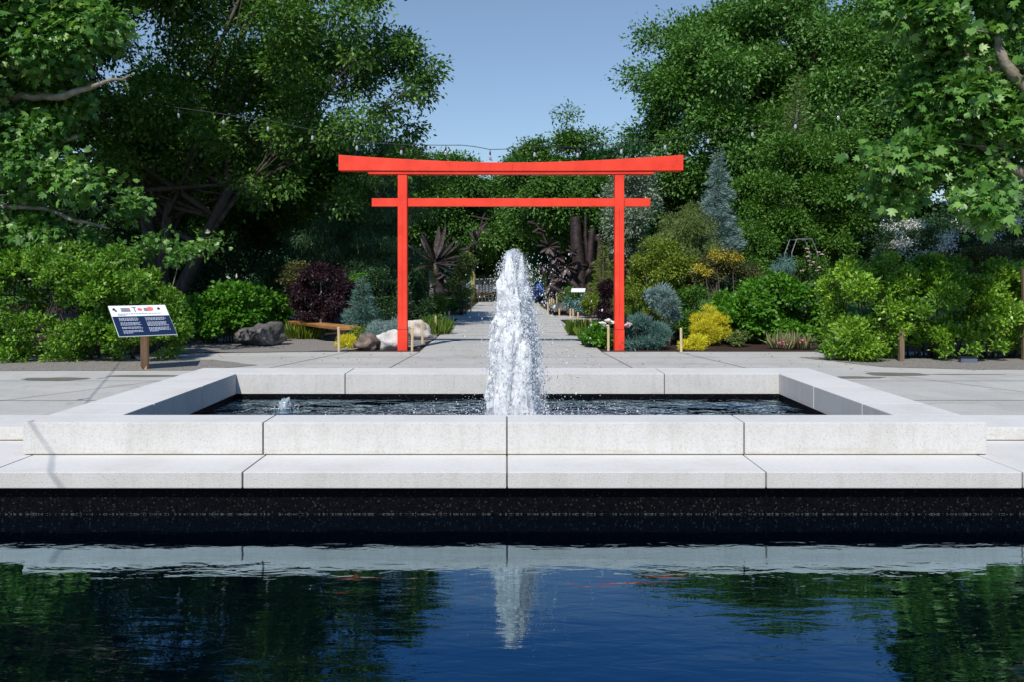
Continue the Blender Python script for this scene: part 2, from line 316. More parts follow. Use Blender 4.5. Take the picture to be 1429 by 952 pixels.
class MB:
    """polygon collector for hard-surface parts (world coordinates)"""
    def __init__(s): s.v = []; s.f = []
    def add(s, vs, fs):
        o = len(s.v); s.v += [tuple(map(float, v)) for v in vs]; s.f += [tuple(i + o for i in f) for f in fs]; return s
    def box(s, x0, x1, y0, y1, z0, z1):
        return s.add([(x0, y0, z0), (x1, y0, z0), (x1, y1, z0), (x0, y1, z0), (x0, y0, z1), (x1, y0, z1), (x1, y1, z1), (x0, y1, z1)],
                     [(0, 3, 2, 1), (4, 5, 6, 7), (0, 1, 5, 4), (1, 2, 6, 5), (2, 3, 7, 6), (3, 0, 4, 7)])
    def prism(s, poly, z0, z1):
        n = len(poly)
        vs = [(x, y, z0) for x, y in poly] + [(x, y, z1) for x, y in poly]
        fs = [tuple(range(n - 1, -1, -1)), tuple(range(n, 2 * n))] + [(i, (i + 1) % n, n + (i + 1) % n, n + i) for i in range(n)]
        return s.add(vs, fs)
    def obox(s, c, ax, ay, az):
        c = np.array(c, float); ax, ay, az = [np.array(a, float) for a in (ax, ay, az)]
        vs = [c + i * ax + j * ay + k * az for k in (-1, 1) for (i, j) in ((-1, -1), (1, -1), (1, 1), (-1, 1))]
        return s.add(vs, [(0, 3, 2, 1), (4, 5, 6, 7), (0, 1, 5, 4), (1, 2, 6, 5), (2, 3, 7, 6), (3, 0, 4, 7)])
    def quad(s, a, b, c, d): return s.add([a, b, c, d], [(0, 1, 2, 3)])
    def tube(s, pts, rad, n=8, caps=True):
        pts = [Vector(p) for p in pts]
        if not hasattr(rad, '__len__'): rad = [rad] * len(pts)
        rings = []; up = Vector((0.13, .21, 1)).normalized()
        prev = None
        for i, p in enumerate(pts):
            t = (pts[min(i + 1, len(pts) - 1)] - pts[max(i - 1, 0)])
            t = t.normalized() if t.length > 1e-9 else Vector((0, 0, 1))
            if prev is None:
                a = t.cross(Vector((1, 0.1, 0)) if abs(t.z) > .7 else up).normalized()
            else:
                a = (prev - t * prev.dot(t)).normalized()
            prev = a; b = t.cross(a)
            rings.append([p + (a * math.cos(2 * math.pi * k / n) + b * math.sin(2 * math.pi * k / n)) * rad[i] for k in range(n)])
        vs = [v for r in rings for v in r]; fs = []
        for i in range(len(rings) - 1):
            for k in range(n):
                a0 = i * n + k; b0 = i * n + (k + 1) % n
                fs.append((a0, b0, b0 + n, a0 + n))
        if caps:
            fs.append(tuple(range(n - 1, -1, -1))); o = (len(rings) - 1) * n; fs.append(tuple(range(o, o + n)))
        return s.add(vs, fs)
    def blob(s, c, r, seg=12, rings=8, amp=0.0, freq=1.5, seed=0.0, flat=None):
        """noise-shaped closed lump"""
        vs = []; fs = []
        for i in range(rings + 1):
            th = math.pi * i / rings
            for j in range(seg):
                ph = 2 * math.pi * j / seg
                d = Vector((math.sin(th) * math.cos(ph), math.sin(th) * math.sin(ph), math.cos(th)))
                k = 1 + amp * mnoise.noise(d * freq + Vector((seed, seed * .7, -seed))) + amp * .4 * mnoise.noise(d * freq * 2.7 + Vector((seed, 1, 2)))
                x, y, z = d.x * r[0] * k, d.y * r[1] * k, d.z * r[2] * k
                if flat is not None: z = max(z, flat)
                vs.append((c[0] + x, c[1] + y, c[2] + z))
        for i in range(rings):
            for j in range(seg):
                a = i * seg + j; b = i * seg + (j + 1) % seg
                fs.append((a, a + seg, b + seg, b))
        return s.add(vs, fs)
    def build(s, name, mat, parent=None, smooth=False, bevel=0.0, loc=None, segs=2):
        base = world_base(parent) if parent is not None else Vector(loc if loc is not None else (0, 0, 0))
        me = bpy.data.meshes.new(name)
        me.from_pydata([tuple(Vector(v) - base) for v in s.v], [], s.f)
        if bevel:
            bm = bmesh.new(); bm.from_mesh(me)
            bmesh.ops.recalc_face_normals(bm, faces=bm.faces)
            bmesh.ops.bevel(bm, geom=[e for e in bm.edges if e.is_manifold and e.calc_face_angle(0) > .6], offset=bevel, segments=segs, profile=.6, affect='EDGES')
            bm.to_mesh(me); bm.free()
        if smooth:
            for p in me.polygons: p.use_smooth = True
        me.materials.append(mat)
        return link(name, me, parent, None if parent is not None else base)

# ------------------------------------------------------------------ foliage engine
def unit(a): return a / np.maximum(np.linalg.norm(a, axis=-1, keepdims=True), 1e-9)
T_KITE = (np.array([(0, 0, 0), (.26, .45, .06), (0, 1, -.04), (-.26, .45, .06)]), np.array([[0, 1, 2, 3]]))
T_OVAL = (np.array([(0, 0, 0), (.36, .42, .09), (0, 1, -.08), (-.36, .42, .09)]), np.array([[0, 1, 2, 3]]))
T_NEEDLE = (np.array([(-.05, 0, 0), (.05, 0, 0), (.07, .7, .02), (0, 1, 0)]), np.array([[0, 1, 2, 3]]))
T_BLADE = (np.array([(-.02, 0, 0), (.02, 0, 0), (.022, .55, .03), (0, 1, -.18)]), np.array([[0, 1, 2, 3]]))
_pl = [(0, 0, 0), (.30, .05, .04), (.52, .36, -.04), (.27, .42, .03), (.36, .80, -.06), (.12, .68, .03), (0, 1.02, -.08),
       (-.12, .68, .03), (-.36, .80, -.06), (-.27, .42, .03), (-.52, .36, -.04), (-.30, .05, .04)]
T_PLANE = (np.array(_pl + [(0, .36, -.05)]), np.array([[12, i, (i + 1) % 12] for i in range(12)]))

def leaves(name, P, A, Nn, size, mat, parent, tmpl=T_KITE, rnd=None, rng=None):
    n = len(P); T, Fc = tmpl; k = len(T)
    A = unit(A); S = unit(np.cross(A, Nn)); Nz = np.cross(S, A)
    s = np.asarray(size)[:, None, None] if hasattr(size, '__len__') else size
    V = P[:, None, :] + s * (T[None, :, 0:1] * S[:, None, :] + T[None, :, 1:2] * A[:, None, :] + T[None, :, 2:3] * Nz[:, None, :])
    FF = (Fc[None] + (np.arange(n) * k)[:, None, None]).reshape(-1, Fc.shape[1])
    if rnd is None: rnd = rng.random(n)
    return arr_mesh(name, V.reshape(-1, 3), FF, mat, parent, rnd=np.repeat(rnd, len(Fc)))

def lobes_of(rng, env, K, sub, shell=(.5, .82)):
    c, r = np.array(env[0], float), np.array(env[1], float)
    d = unit(rng.normal(size=(K, 3)))
    pos = c + d * r * rng.uniform(*shell, (K, 1))
    rr = sub * r.mean() * rng.uniform(.65, 1.3, K)
    return pos, rr, unit(pos - c)

def foliage(rng, envs, K, sub, ncl, per, sig, droop=.2, up=.6, zmin=.02, shell=(.5, .82), flat=.85):
    """leaf anchor points gathered in sprays on the skins of many lobes"""
    LP, LR, LD = [], [], []
    vols = np.array([np.prod(e[1]) ** .667 for e in envs]); ks = np.maximum(2, (K * vols / vols.sum()).astype(int))
    for e, k in zip(envs, ks):
        a, b, c = lobes_of(rng, e, k, sub, shell); LP.append(a); LR.append(b); LD.append(c)
    LP = np.concatenate(LP); LR = np.concatenate(LR); LD = np.concatenate(LD)
    j = rng.choice(len(LP), ncl, p=LR ** 2 / (LR ** 2).sum())
    d = unit(unit(rng.normal(size=(ncl, 3))) + .55 * LD[j] + np.array([0, 0, .12]))
    C = LP[j] + d * LR[j][:, None] * np.array([1, 1, flat]) * rng.uniform(.72, 1.08, (ncl, 1))
    ok = C[:, 2] > zmin; C = C[ok]; d = d[ok]; n = len(C)
    P = np.repeat(C, per, 0); D = np.repeat(d, per, 0)
    off = rng.normal(size=P.shape) * sig * np.array([1, 1, .7])
    P = P + off; m = len(P)
    P[:, 2] = np.maximum(P[:, 2], zmin)
    A = unit(D * .55 + unit(off) * .6 + rng.normal(size=P.shape) * .45 + np.array([0, 0, -droop]))
    Nn = unit(np.array([0, 0, up]) + D * .45 + rng.normal(size=P.shape) * .45)
    crnd = np.repeat(rng.random(n), per)
    rnd = np.clip(.5 * crnd + .5 * rng.random(m), 0, 1)
    return P, A, Nn, rnd, (LP, LR)

def env_px(d, px, py, rx, ry, rd=None):
    s = d / F
    return (W(px, py, d), (rx * s, (rd if rd is not None else rx * s), ry * s))

def curve(a, b, bend, n=6):
    a, b, bend = Vector(a), Vector(b), Vector(bend)
    m = (a + b) / 2 + bend
    return [(a * (1 - t) ** 2 + m * 2 * t * (1 - t) + b * t * t) for t in [i / (n - 1) for i in range(n)]]

def tree_wood(mb, rng, base, fork, r0, lobes, nl=14, twig=.25, spread=1.0):
    base, fork = Vector(base), Vector(fork)
    t = curve(base, fork, (rng.normal() * .1, rng.normal() * .1, 0), 6)
    rr = [r0 * (1.25 if i == 0 else 1 - .35 * i / 5) for i in range(6)]
    mb.tube(t, rr, 10)
    LP, LR = lobes
    idx = rng.choice(len(LP), min(nl, len(LP)), replace=False)
    for k, i in enumerate(idx):
        e = Vector(LP[i]); st = t[-1 - int(rng.integers(0, 3))]
        L = (e - st).length
        c = curve(st, e, Vector((rng.normal() * .06 * L, rng.normal() * .06 * L, -.07 * L + rng.random() * .05 * L)), 7)
        ra = r0 * rng.uniform(.25, .5)
        mb.tube(c, [ra * (1 - .85 * q / 6) for q in range(7)], 6)
        for q in range(4):
            s2 = c[int(rng.integers(3, 7)) - 1]
            e2 = e + Vector(rng.normal(size=3)) * float(LR[i]) * .7
            c2 = curve(s2, e2, Vector(rng.normal(size=3)) * .05 * L, 5)
            mb.tube(c2, [ra * twig * (1 - .8 * w / 4) + .006 for w in range(5)], 4)

_cnt = [100]
def plant(name, label, cat, envs, leaf, ncl, per, sig, mat, base=None, group=None, tmpl=T_KITE, K=24, sub=.33, trunk=None,
          droop=.2, up=.6, seed=None, shell=(.5, .82), barkmat='bark', crown='foliage', nl=12, szvar=.35, zmin=.02, stems=0, flat=.85):
    _cnt[0] += 1
    rng = np.random.default_rng(seed or _cnt[0])
    if base is None:
        c = envs[0][0]; base = (c[0], c[1], 0)
    o = thing(name, base, label, cat, group)
    P, A, Nn, rnd, lb = foliage(rng, envs, K, sub, ncl, per, sig, droop, up, zmin, shell, flat)
    leaves(crown, P, A, Nn, leaf * rng.uniform(1 - szvar, 1 + szvar, len(P)), M[mat], o, tmpl, rnd)
    mb = MB()
    if trunk:
        tree_wood(mb, rng, base, trunk[0], trunk[1], lb, nl)
        mb.build('trunk', M[barkmat], o, smooth=True)
    elif stems:
        for k in range(stems):
            i = int(rng.integers(len(lb[0])))
            e = Vector(lb[0][i]); b = Vector(base) + Vector((rng.normal() * .12 * (abs(e.x - base[0]) + .3), rng.normal() * .1, 0))
            b.x += .6 * (e.x - base[0]); b.z = base[2]
            mb.tube(curve(b, e, (0, 0, 0), 5), [.022, .018, .014, .01, .006], 5)
        mb.build('stems', M[barkmat], o, smooth=True)
    return o, rng, lb

def conifer(name, label, base, h, r, mat, leaf=.05, levels=26, arms=11, needles=26, droop=.18, group=None, seed=5, top=.12, lowz=.05, trunk_r=.08, cat='conifer', tmpl=T_NEEDLE, sig=.05, irregular=.25):
    rng = np.random.default_rng(seed)
    o = thing(name, base, label, cat, group)
    b = np.array(base, float); Ps, Ds = [], []
    mb = MB(); mb.tube([b, b + (0, 0, h * .5), b + (0, 0, h * .97)], [trunk_r, trunk_r * .6, .01], 7)
    for L in range(levels):
        t = (L + .5) / levels; z = lowz * h + t * (h * (1 - lowz))
        rad = r * ((1 - t) ** .8 + .03)
        na = max(4, int(arms * (1 - .55 * t)))
        for k in range(na):
            a = rng.random() * 2 * math.pi
            rl = rad * rng.uniform(1 - irregular, 1 + irregular)
            m = max(4, int(needles * rl / r * 3))
            u = rng.uniform(.25, 1, m)
            dv = np.array([math.cos(a), math.sin(a), 0])
            pos = b + np.array([0, 0, z]) + dv * (u * rl)[:, None] + np.array([0, 0, 1.]) * (-droop * rl * u ** 1.5 + .12 * rl * u ** 3)[:, None]
            side = np.array([-dv[1], dv[0], 0])
            w = rng.normal(size=m) * (sig + .16 * rl * (1 - u * .6))
            pos = pos + side * w[:, None] + rng.normal(size=(m, 3)) * sig * .5
            Ps.append(pos); Ds.append(unit(dv * .8 + side * np.sign(w)[:, None] * .5 + rng.normal(size=(m, 3)) * .35 + np.array([0, 0, .1])))
    P = np.concatenate(Ps); D = np.concatenate(Ds)
    ok = P[:, 2] > b[2] + .02; P = P[ok]; D = D[ok]
    Nn = unit(rng.normal(size=P.shape) * .6 + np.array([0, 0, .7]))
    leaves('foliage', P, D, Nn, leaf * rng.uniform(.7, 1.4, len(P)), M[mat], o, tmpl, rng=rng)
    mb.build('trunk', M['bark'], o, smooth=True)
    return o

def grass_clump(name, label, base, h, r, n, mat, cat='plant', group=None, seed=3, spread=.5, wide=1.0):
    rng = np.random.default_rng(seed)
    o = thing(name, base, label, cat, group)
    a = rng.random(n) * 2 * math.pi; q = np.sqrt(rng.random(n))
    P = np.array(base) + np.stack([np.cos(a) * q * r * .5 * wide, np.sin(a) * q * r * .5, np.zeros(n) + .01], 1)
    A = np.stack([np.cos(a) * spread * q, np.sin(a) * spread * q, np.ones(n)], 1) + rng.normal(size=(n, 3)) * .12
    Nn = np.stack([np.cos(a), np.sin(a), np.zeros(n) + .3], 1) + rng.normal(size=(n, 3)) * .3
    leaves('blades', P, A, Nn, h * rng.uniform(.55, 1.15, n), M[mat], o, T_BLADE, rng=rng)
    return o, rng

def flowers(o, pts, size, mat, rng, name='flower', petals=9):
    """flower heads on a plant: each a ring of petals"""
    for p in pts:
        n = petals * 2
        a = np.arange(n) * 2.4; P = np.tile(np.array(p, float), (n, 1)) + rng.normal(size=(n, 3)) * size * .06
        A = np.stack([np.cos(a), np.sin(a) * .8 - .35, .25 + .35 * rng.random(n)], 1)
        Nn = np.tile(np.array([0, -.6, .8]), (n, 1)) + rng.normal(size=(n, 3)) * .2
        leaves(name, P, A, Nn, size * rng.uniform(.45, .65, n), M[mat], o, T_OVAL, rng=rng)

# ------------------------------------------------------------------ setting: ground, paving, water
def struct(name, mb, mat, **kw): return tag(mb.build(name, mat, **kw), kind='structure')
# ground: one sheet to the horizon with the pool and the basin cut out
m = MB(); zg = -.014
for (x0, x1, y0, y1) in [(-600, 600, -300, .3), (-600, -42, .3, 7.0), (42, 600, .3, 7.0), (-600, -3.8, 7.0, 11.1), (3.8, 600, 7.0, 11.1), (-600, 600, 11.1, 900)]:
    m.quad((x0, y0, zg), (x1, y0, zg), (x1, y1, zg), (x0, y1, zg))
struct('ground', m, M['lawn'])
def sheet(name, polys, z, mat):
    mb = MB()
    for p in polys: mb.add([(x, y, z) for x, y in p], [tuple(range(len(p)))])
    return struct(name, mb, mat)
YB = 18.15   # front line of the planting beds
PL, PR = -1.82, 2.02
sheet('mulch_bed', [[(-30, 15.4), (-30, 60), (PL, 60), (PL, YB), (-4.3, YB), (-4.3, 16.5)], [(PR, YB), (30, YB), (30, 60), (PR, 60)], [(7.2, 16.0), (30, 16.0), (30, YB), (7.2, YB)]], -.009, M['mulch'])
def wob(pts, amp, seed, step=.35):
    rng = np.random.default_rng(seed); out = []
    for i in range(len(pts)):
        a, b = np.array(pts[i]), np.array(pts[(i + 1) % len(pts)])
        n = max(1, int(np.linalg.norm(b - a) / step))
        for k in range(n): out.append(tuple(a + (b - a) * k / n + rng.normal(size=2) * amp))
    return out
sheet('gravel_strip', [wob([(-16, 14.4), (-5.2, 14.55), (-4.45, 15.4), (-5.6, 16.4), (-16, 16.4)], .03, 1),
                       wob([(5.75, 16.9), (6.6, 15.1), (8, 14.7), (16, 14.55), (16, 16.6), (8, 16.6), (6.2, 17.0)], .03, 2),
                       wob([(-7.4, 17.6), (-3.55, 18.35), (-2.95, 19.0), (-3.6, 20.5), (-4.5, 23.8), (-7.5, 23.2)], .05, 3),
                       wob([(-2.6, 20.0), (-1.88, 19.0), (-1.84, 24.6), (-3.2, 24.0)], .04, 4)], .006, M['gravel'])
plaza = [[(-30, 8.2), (-3.9, 8.2), (-3.9, 15.2), (-30, 15.2)], [(3.9, 8.2), (30, 8.2), (30, 15.2), (3.9, 15.2)],
         [(-3.9, 11.15), (3.9, 11.15), (3.9, 15.2), (4.2, 15.2), (4.2, YB), (-4.2, YB), (-4.2, 15.2), (-3.9, 15.2)],
         [(-12, 16.3), (-7.0, 17.6), (-4.2, YB), (-4.2, 15.2), (-5.6, 15.2), (-5.6, 16.3)],
         [(4.2, 15.2), (7.2, 15.2), (7.2, 17.2), (8.6, 17.4), (8.8, YB), (4.2, YB)],
         [(PL, YB), (PR, YB), (PR, 33), (PL, 33)], [(PL, 33), (PR, 33), (1.75, 62), (-1.7, 62)],
         [(-9, 33.0), (PL, 33.0), (PL, 36.2), (-9, 38)], [(PR, 32.2), (9, 33.5), (9, 36.5), (PR, 35.6)]]
sheet('plaza', plaza, 0.0, M['plaza'])
# saw-cut and expansion joints
m = MB()
def strip(a, b, w=.018, z=.004):
    a, b = np.array(a, float), np.array(b, float); t = (b - a) / np.linalg.norm(b - a); n = np.array([-t[1], t[0]]) * w / 2
    m.quad((*(a - n), z), (*(b - n), z), (*(b + n), z), (*(a + n), z))
for y in (12.4, 15.6, 16.9): strip((-4.4, y), (4.4 if y < 15 else 5.6, y), .012)
for y in (11.05, 9.5 + 3.6): strip((-30, y), (-4.3, y)); strip((4.3, y), (30, y))
for y in (21.6, 24.7, 27.8, 31): strip((PL, y), (PR, y), .02)
strip((PL, YB), (-2.2, 12.2)); strip((PR, YB), (2.35, 12.2))
strip((-3.3, YB), (-4.35, 14.0)); strip((3.6, YB), (4.3, 14.2))
strip((-7.6, 9.0), (-4.6, 14.3), .014); strip((8.4, 9.0), (6.0, 14.4), .014)
struct('pavement_joint', m, M['joint'])
# drying wet marks
def puddle(cx, cy, rx, ry, seed):
    pts = []
    for i in range(40):
        a = 2 * math.pi * i / 40; k = 1 + .35 * mnoise.noise(Vector((math.cos(a) * 1.5, math.sin(a) * 1.5, seed)))
        pts.append((cx + math.cos(a) * rx * k, cy + math.sin(a) * ry * k))
    return pts
sheet('puddle', [puddle(-7.0, 13.35, .55, .20, 3.1), puddle(-5.75, 13.75, .7, .13, 5.2), puddle(-8.3, 13.1, .35, .05, 8.2),
                 puddle(5.55, 13.55, .42, .14, 2.2), puddle(6.35, 14.0, .52, .26, 7.7), puddle(7.4, 13.95, .6, .05, 9.1)], .003, M['wet'])
rng = np.random.default_rng(15); n = 420
x = rng.uniform(-9, 9, n); y = np.where(rng.random(n) < .7, rng.uniform(14.5, 18.1, n), rng.uniform(18.2, 30, n)); x = np.where(y > 18.15, rng.uniform(PL, PR, n), x)
lo = leaves('fallen_leaves', np.stack([x, y, np.full(n, .006)], 1), np.stack([rng.normal(size=n), rng.normal(size=n), np.full(n, .06)], 1), np.tile([0, 0, 1.], (n, 1)) + rng.normal(size=(n, 3)) * .2, rng.uniform(.02, .05, n), leaf_mat('dry_leaf', (.05, .03, .015), (.12, .08, .03), (.2, .15, .07)), None, T_OVAL, rng=rng)
tag(lo, 'scattered dry leaf litter on the paving near the beds', 'leaf litter', None, 'stuff')
# grassy rise beyond the right bed
m = MB(); nx, ny = 40, 16; vs = []; fs = []
for j in range(ny + 1):
    for i in range(nx + 1):
        x = 8 + 30 * i / nx; y = 33 + 24 * j / ny
        k = math.sin(math.pi * min(1, max(0, i / nx))) ** .5 * math.sin(math.pi * j / ny)
        vs.append((x, y, -.05 + 2.3 * k + .1 * mnoise.noise(Vector((x * .3, y * .3, 0)))))
for j in range(ny):
    for i in range(nx):
        a = j * (nx + 1) + i; fs.append((a, a + 1, a + nx + 2, a + nx + 1))
m.add(vs, fs); struct('grass_hill', m, M['lawn'], smooth=True)
# water
ZW = -.205; ZB = .0955
m = MB(); m.quad((-42, .3, ZW), (42, .3, ZW), (42, 6.51, ZW), (-42, 6.51, ZW)); struct('pool_water', m, M['pool'])
m = MB(); m.quad((-3.32, 7.42, ZB), (3.36, 7.42, ZB), (3.36, 10.57, ZB), (-3.32, 10.57, ZB)); struct('basin_water', m, M['basin'])

# ------------------------------------------------------------------ fountain basin, step and kerbs
def block(parent, name, poly, z0, z1, mat=None, bev=.007):
    return MB().prism(poly, z0, z1).build(name, mat or M['white'], parent, bevel=bev)
def rect(x0, x1, y0, y1): return [(x0, y0), (x1, y0), (x1, y1), (x0, y1)]
g = .006
xF0, xF1 = -3.955, 3.937; xI0, xI1 = -3.310, 3.352; yF, yFi, yB, yBi = 7.041, 7.434, 11.224, 10.559
T = .400; wallz = .140
basin = thing('fountain_basin', (0, 9.1, 0), 'low rectangular basin of white concrete blocks around the fountain', 'fountain basin')
xs = [xF0, -1.989, .009, 1.952, xF1]
for i in range(4):
    block(basin, 'front_block', rect(xs[i] + g * (i > 0), xs[i + 1] - g * (i < 3), yF, yFi), wallz, T)
for sx, (xo, xi) in ((0, (xF0, xI0)), (1, (xF1, xI1))):
    a, b = min(xo, xi), max(xo, xi)
    ys = [yFi + .004, 8.090, 9.368]
    for i in range(2): block(basin, 'side_block', rect(a, b, ys[i] + (g if i else 0), ys[i + 1] - g), -.02, T)
    pl = [(xo, 9.368 + g), (xi, 9.368 + g), (xi, yBi - g), (xo, yB - g * 2)]
    if sx: pl = pl[::-1]
    pl2 = pl if sum((pl[i][0] * pl[(i + 1) % 4][1] - pl[(i + 1) % 4][0] * pl[i][1]) for i in range(4)) > 0 else pl[::-1]
    block(basin, 'side_block', pl2, -.02, T)
xb = [-1.975, -.018, 1.948]
block(basin, 'back_block', [(xI0, yBi), (xb[0] - g, yBi), (xb[0] - g, yB), (xF0 + g, yB)], -.02, T)
block(basin, 'back_block', rect(xb[0] + g, xb[1] - g, yBi, yB), -.02, T)
block(basin, 'back_block', rect(xb[1] + g, xb[2] - g, yBi, yB), -.02, T)
block(basin, 'back_block', [(xb[2] + g, yBi), (xI1, yBi), (xF1 - g, yB), (xb[2] + g, yB)], -.02, T)
m = MB()   # mortar behind the joints and the black granite lining
m.box(xF0 + .03, xF1 - .03, yF + .02, yFi - .02, .1345, T - .012); m.box(xI0 - .03, xI0 - .66, yFi, yB - .05, -.01, T - .012)
m.box(xI1 + .03, xI1 + .6, yFi, yB - .05, -.01, T - .012); m.box(xI0 - .5, xI1 + .5, yBi + .02, yB - .02, -.01, T - .013)
m.build('mortar', M['mortar'], basin)
m = MB()
m.box(xI0 + .005, xI1 - .005, yBi - .005, yBi + .004, -.5, .1537); m.box(xI0 - .004, xI0 + .005, yFi + .005, yBi - .006, -.5, .1537)
m.box(xI1 - .005, xI1 + .004, yFi + .005, yBi - .006, -.5, .1537); m.box(xI0, xI1, yFi - .004, yFi + .005, -.5, .1537)
m.build('lining', M['granite'], basin)
# step slabs at the pool edge
step = thing('stone_step', (0, 7.0, 0), 'long white stone step running along the edge of the dark pool', 'step')
sj = [-15.6, -13.66, -11.69, -9.74, -7.78, -5.83, -3.881, -1.971, .009, 1.948, 3.867, 5.82, 7.77, 9.69, 11.66, 13.61, 15.6]
for i in range(len(sj) - 1):
    inner = sj[i] > -3.95 and sj[i + 1] < 3.95
    block(step, 'slab', rect(sj[i] + g, sj[i + 1] - g, 6.433, 7.38 if inner else 8.27), .0106, .133)
m = MB(); m.box(-15.6, 15.6, 6.46, 7.385, .02, .121); m.build('mortar', M['mortar'], step)
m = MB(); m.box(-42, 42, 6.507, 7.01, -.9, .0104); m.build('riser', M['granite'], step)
for nm, x0, x1, lab in (('l', -15.6, xF0 - .005, 'low white stone kerb at the pool edge left of the fountain basin'), ('r', xF1 + .005, 15.6, 'low white stone kerb at the pool edge right of the fountain basin')):
    k = thing('stone_kerb', ((x0 + x1) / 2, 8.0, .133), lab, 'kerb', 'stone kerbs beside the basin')
    n = 6; e = np.linspace(x0, x1, n + 1)
    for i in range(n):
        block(k, 'kerb_block', rect(e[i] + g, e[i + 1] - g, 7.652, 8.335), .140, .2533)
    MB().box(x0 + .02, x1 - .02, 7.67, 8.31, .1335, .243).build('mortar', M['mortar'], k)
# far side of the pool where the photographer stands
m = MB(); m.box(-42, 42, -1.0, .3, -.9, -.016); tag(m.build('pool_bank', M['white']), kind='structure')

# ------------------------------------------------------------------ fountain jet
rng = np.random.default_rng(11)
jc = np.array([GX(716, 9.0), 9.0, ZB])
jet = thing('fountain_jet', tuple(jc), 'tall frothy white water jet shooting up from the basin', 'water jet')
zs_ = np.array([0, .25, .5, .8, 1.1, 1.4, 1.62, 1.75, 1.86, 1.95]) * .923
rs_ = np.array([.25, .235, .25, .245, .22, .195, .17, .14, .11, .05]) * .923
def prof(z): return np.interp(z, zs_, rs_)
def lump(cx, cy, z0, z1, rf, seed, nz=110, na=72, amp=.34):
    vs = []; fs = []
    for i in range(nz + 1):
        t = i / nz; z = z0 + (z1 - z0) * t
        cap = min(1, (1 - t) * 7) ** .5
        for k in range(na):
            a = 2 * math.pi * k / na; d = Vector((math.cos(a), math.sin(a), 0))
            q = Vector((d.x * 1.3, d.y * 1.3, z * 1.7 + seed)); q2 = Vector((d.x * 3.4, d.y * 3.4, z * 5 + seed * 2)); q3 = Vector((d.x * 7, d.y * 7, z * 14 + seed))
            r = rf * cap * (1.06 - .24 * t) * (1 + amp * mnoise.noise(q) + amp * .6 * mnoise.noise(q2) + amp * .45 * mnoise.noise(q3))
            vs.append((cx(t) + d.x * r, cy + d.y * r, z + .05 * mnoise.noise(q2)))
    for i in range(nz):
        for k in range(na):
            a0 = i * na + k; b0 = i * na + (k + 1) % na; fs.append((a0, b0, b0 + na, a0 + na))
    return vs, fs
def water_white(name, scale, transp, lo=.34, hi=.46):
    m_, nt, out = new_mat(name)
    p = N(nt, 'ShaderNodeBsdfPrincipled', Roughness=.25, IOR=1.33)
    p.inputs['Base Color'].default_value = (.95, .97, .99, 1)
    p.inputs['Subsurface Weight'].default_value = .8; p.inputs['Subsurface Scale'].default_value = .05; p.inputs['Subsurface Radius'].default_value = (1, 1, 1)
    tl = nt.nodes.new('ShaderNodeBsdfTranslucent'); tl.inputs[0].default_value = (.85, .92, 1, 1)
    mx = N(nt, 'ShaderNodeMixShader'); mx.inputs[0].default_value = .2
    nt.links.new(p.outputs[0], mx.inputs[1]); nt.links.new(tl.outputs[0], mx.inputs[2])
    tr = nt.nodes.new('ShaderNodeBsdfTransparent')
    geo = nt.nodes.new('ShaderNodeNewGeometry')
    nz = N(nt, 'ShaderNodeTexNoise', Scale=scale, Detail=5.0, Roughness=.7); nt.links.new(geo.outputs['Position'], nz.inputs['Vector'])
    rr = ramp(nt, nz.outputs['Fac'], [(lo, (transp,) * 3), (hi, (0, 0, 0))])
    m2 = N(nt, 'ShaderNodeMixShader'); nt.links.new(rr.outputs[0], m2.inputs[0])
    nt.links.new(mx.outputs[0], m2.inputs[1]); nt.links.new(tr.outputs[0], m2.inputs[2])
    b = N(nt, 'ShaderNodeTexNoise', Scale=55.0, Detail=5.0, Roughness=.7); nt.links.new(geo.outputs['Position'], b.inputs['Vector'])
    bp = N(nt, 'ShaderNodeBump', Strength=.28, Distance=.01); nt.links.new(b.outputs['Fac'], bp.inputs['Height']); nt.links.new(bp.outputs[0], p.inputs['Normal'])
    nt.links.new(m2.outputs[0], out.inputs['Surface'])
    return m_
MW = water_white('white_water', 24.0, .8); MW2 = water_white('falling_water', 11.0, 1.0, .47, .56); MD = None
def drop_mat():
    m_, nt, out = new_mat('water_drop')
    p = N(nt, 'ShaderNodeBsdfPrincipled', Roughness=.15, IOR=1.33); p.inputs['Base Color'].default_value = (.93, .955, .98, 1)
    tl = nt.nodes.new('ShaderNodeBsdfTranslucent'); tl.inputs[0].default_value = (.93, .96, 1, 1)
    mx = N(nt, 'ShaderNodeMixShader'); mx.inputs[0].default_value = .5
    nt.links.new(p.outputs[0], mx.inputs[1]); nt.links.new(tl.outputs[0], mx.inputs[2]); nt.links.new(mx.outputs[0], out.inputs['Surface'])
    return m_
MD = drop_mat()
mb = MB()
X0 = jc[0]
mb2 = MB()
cols = [(-.02, .0, 1.74, .17, 1.0), (-.085, .05, 1.58, .125, 4.0), (.075, .04, 1.66, .12, 7.0), (-.035, -.06, 1.90, .075, 9.0), (-.15, .0, 1.30, .10, 12.), (.15, .02, 1.12, .095, 15.),
        (.085, -.03, 1.87, .05, 19.), (-.10, .0, 1.76, .04, 23.), (.03, -.02, 1.93, .035, 27.), (.20, .06, .72, .075, 31.), (-.20, .05, .60, .07, 35.), (.10, -.12, .95, .10, 39.), (-.08, -.13, 1.15, .09, 43.)]
for dx, dy, h, rf, sd in cols:
    dx *= .923; h *= .923; rf *= 1.0
    (mb if abs(dx) < .11 else mb2).add(*lump(lambda t, dx=dx: X0 + dx * (1.25 - .35 * t) + .02 * math.sin(5 * t + dx * 30), jc[1] + dy, ZB - .03, ZB + h, rf, sd))
mb.build('water_column', MW, jet, smooth=True); mb2.build('falling_water', MW2, jet, smooth=True)
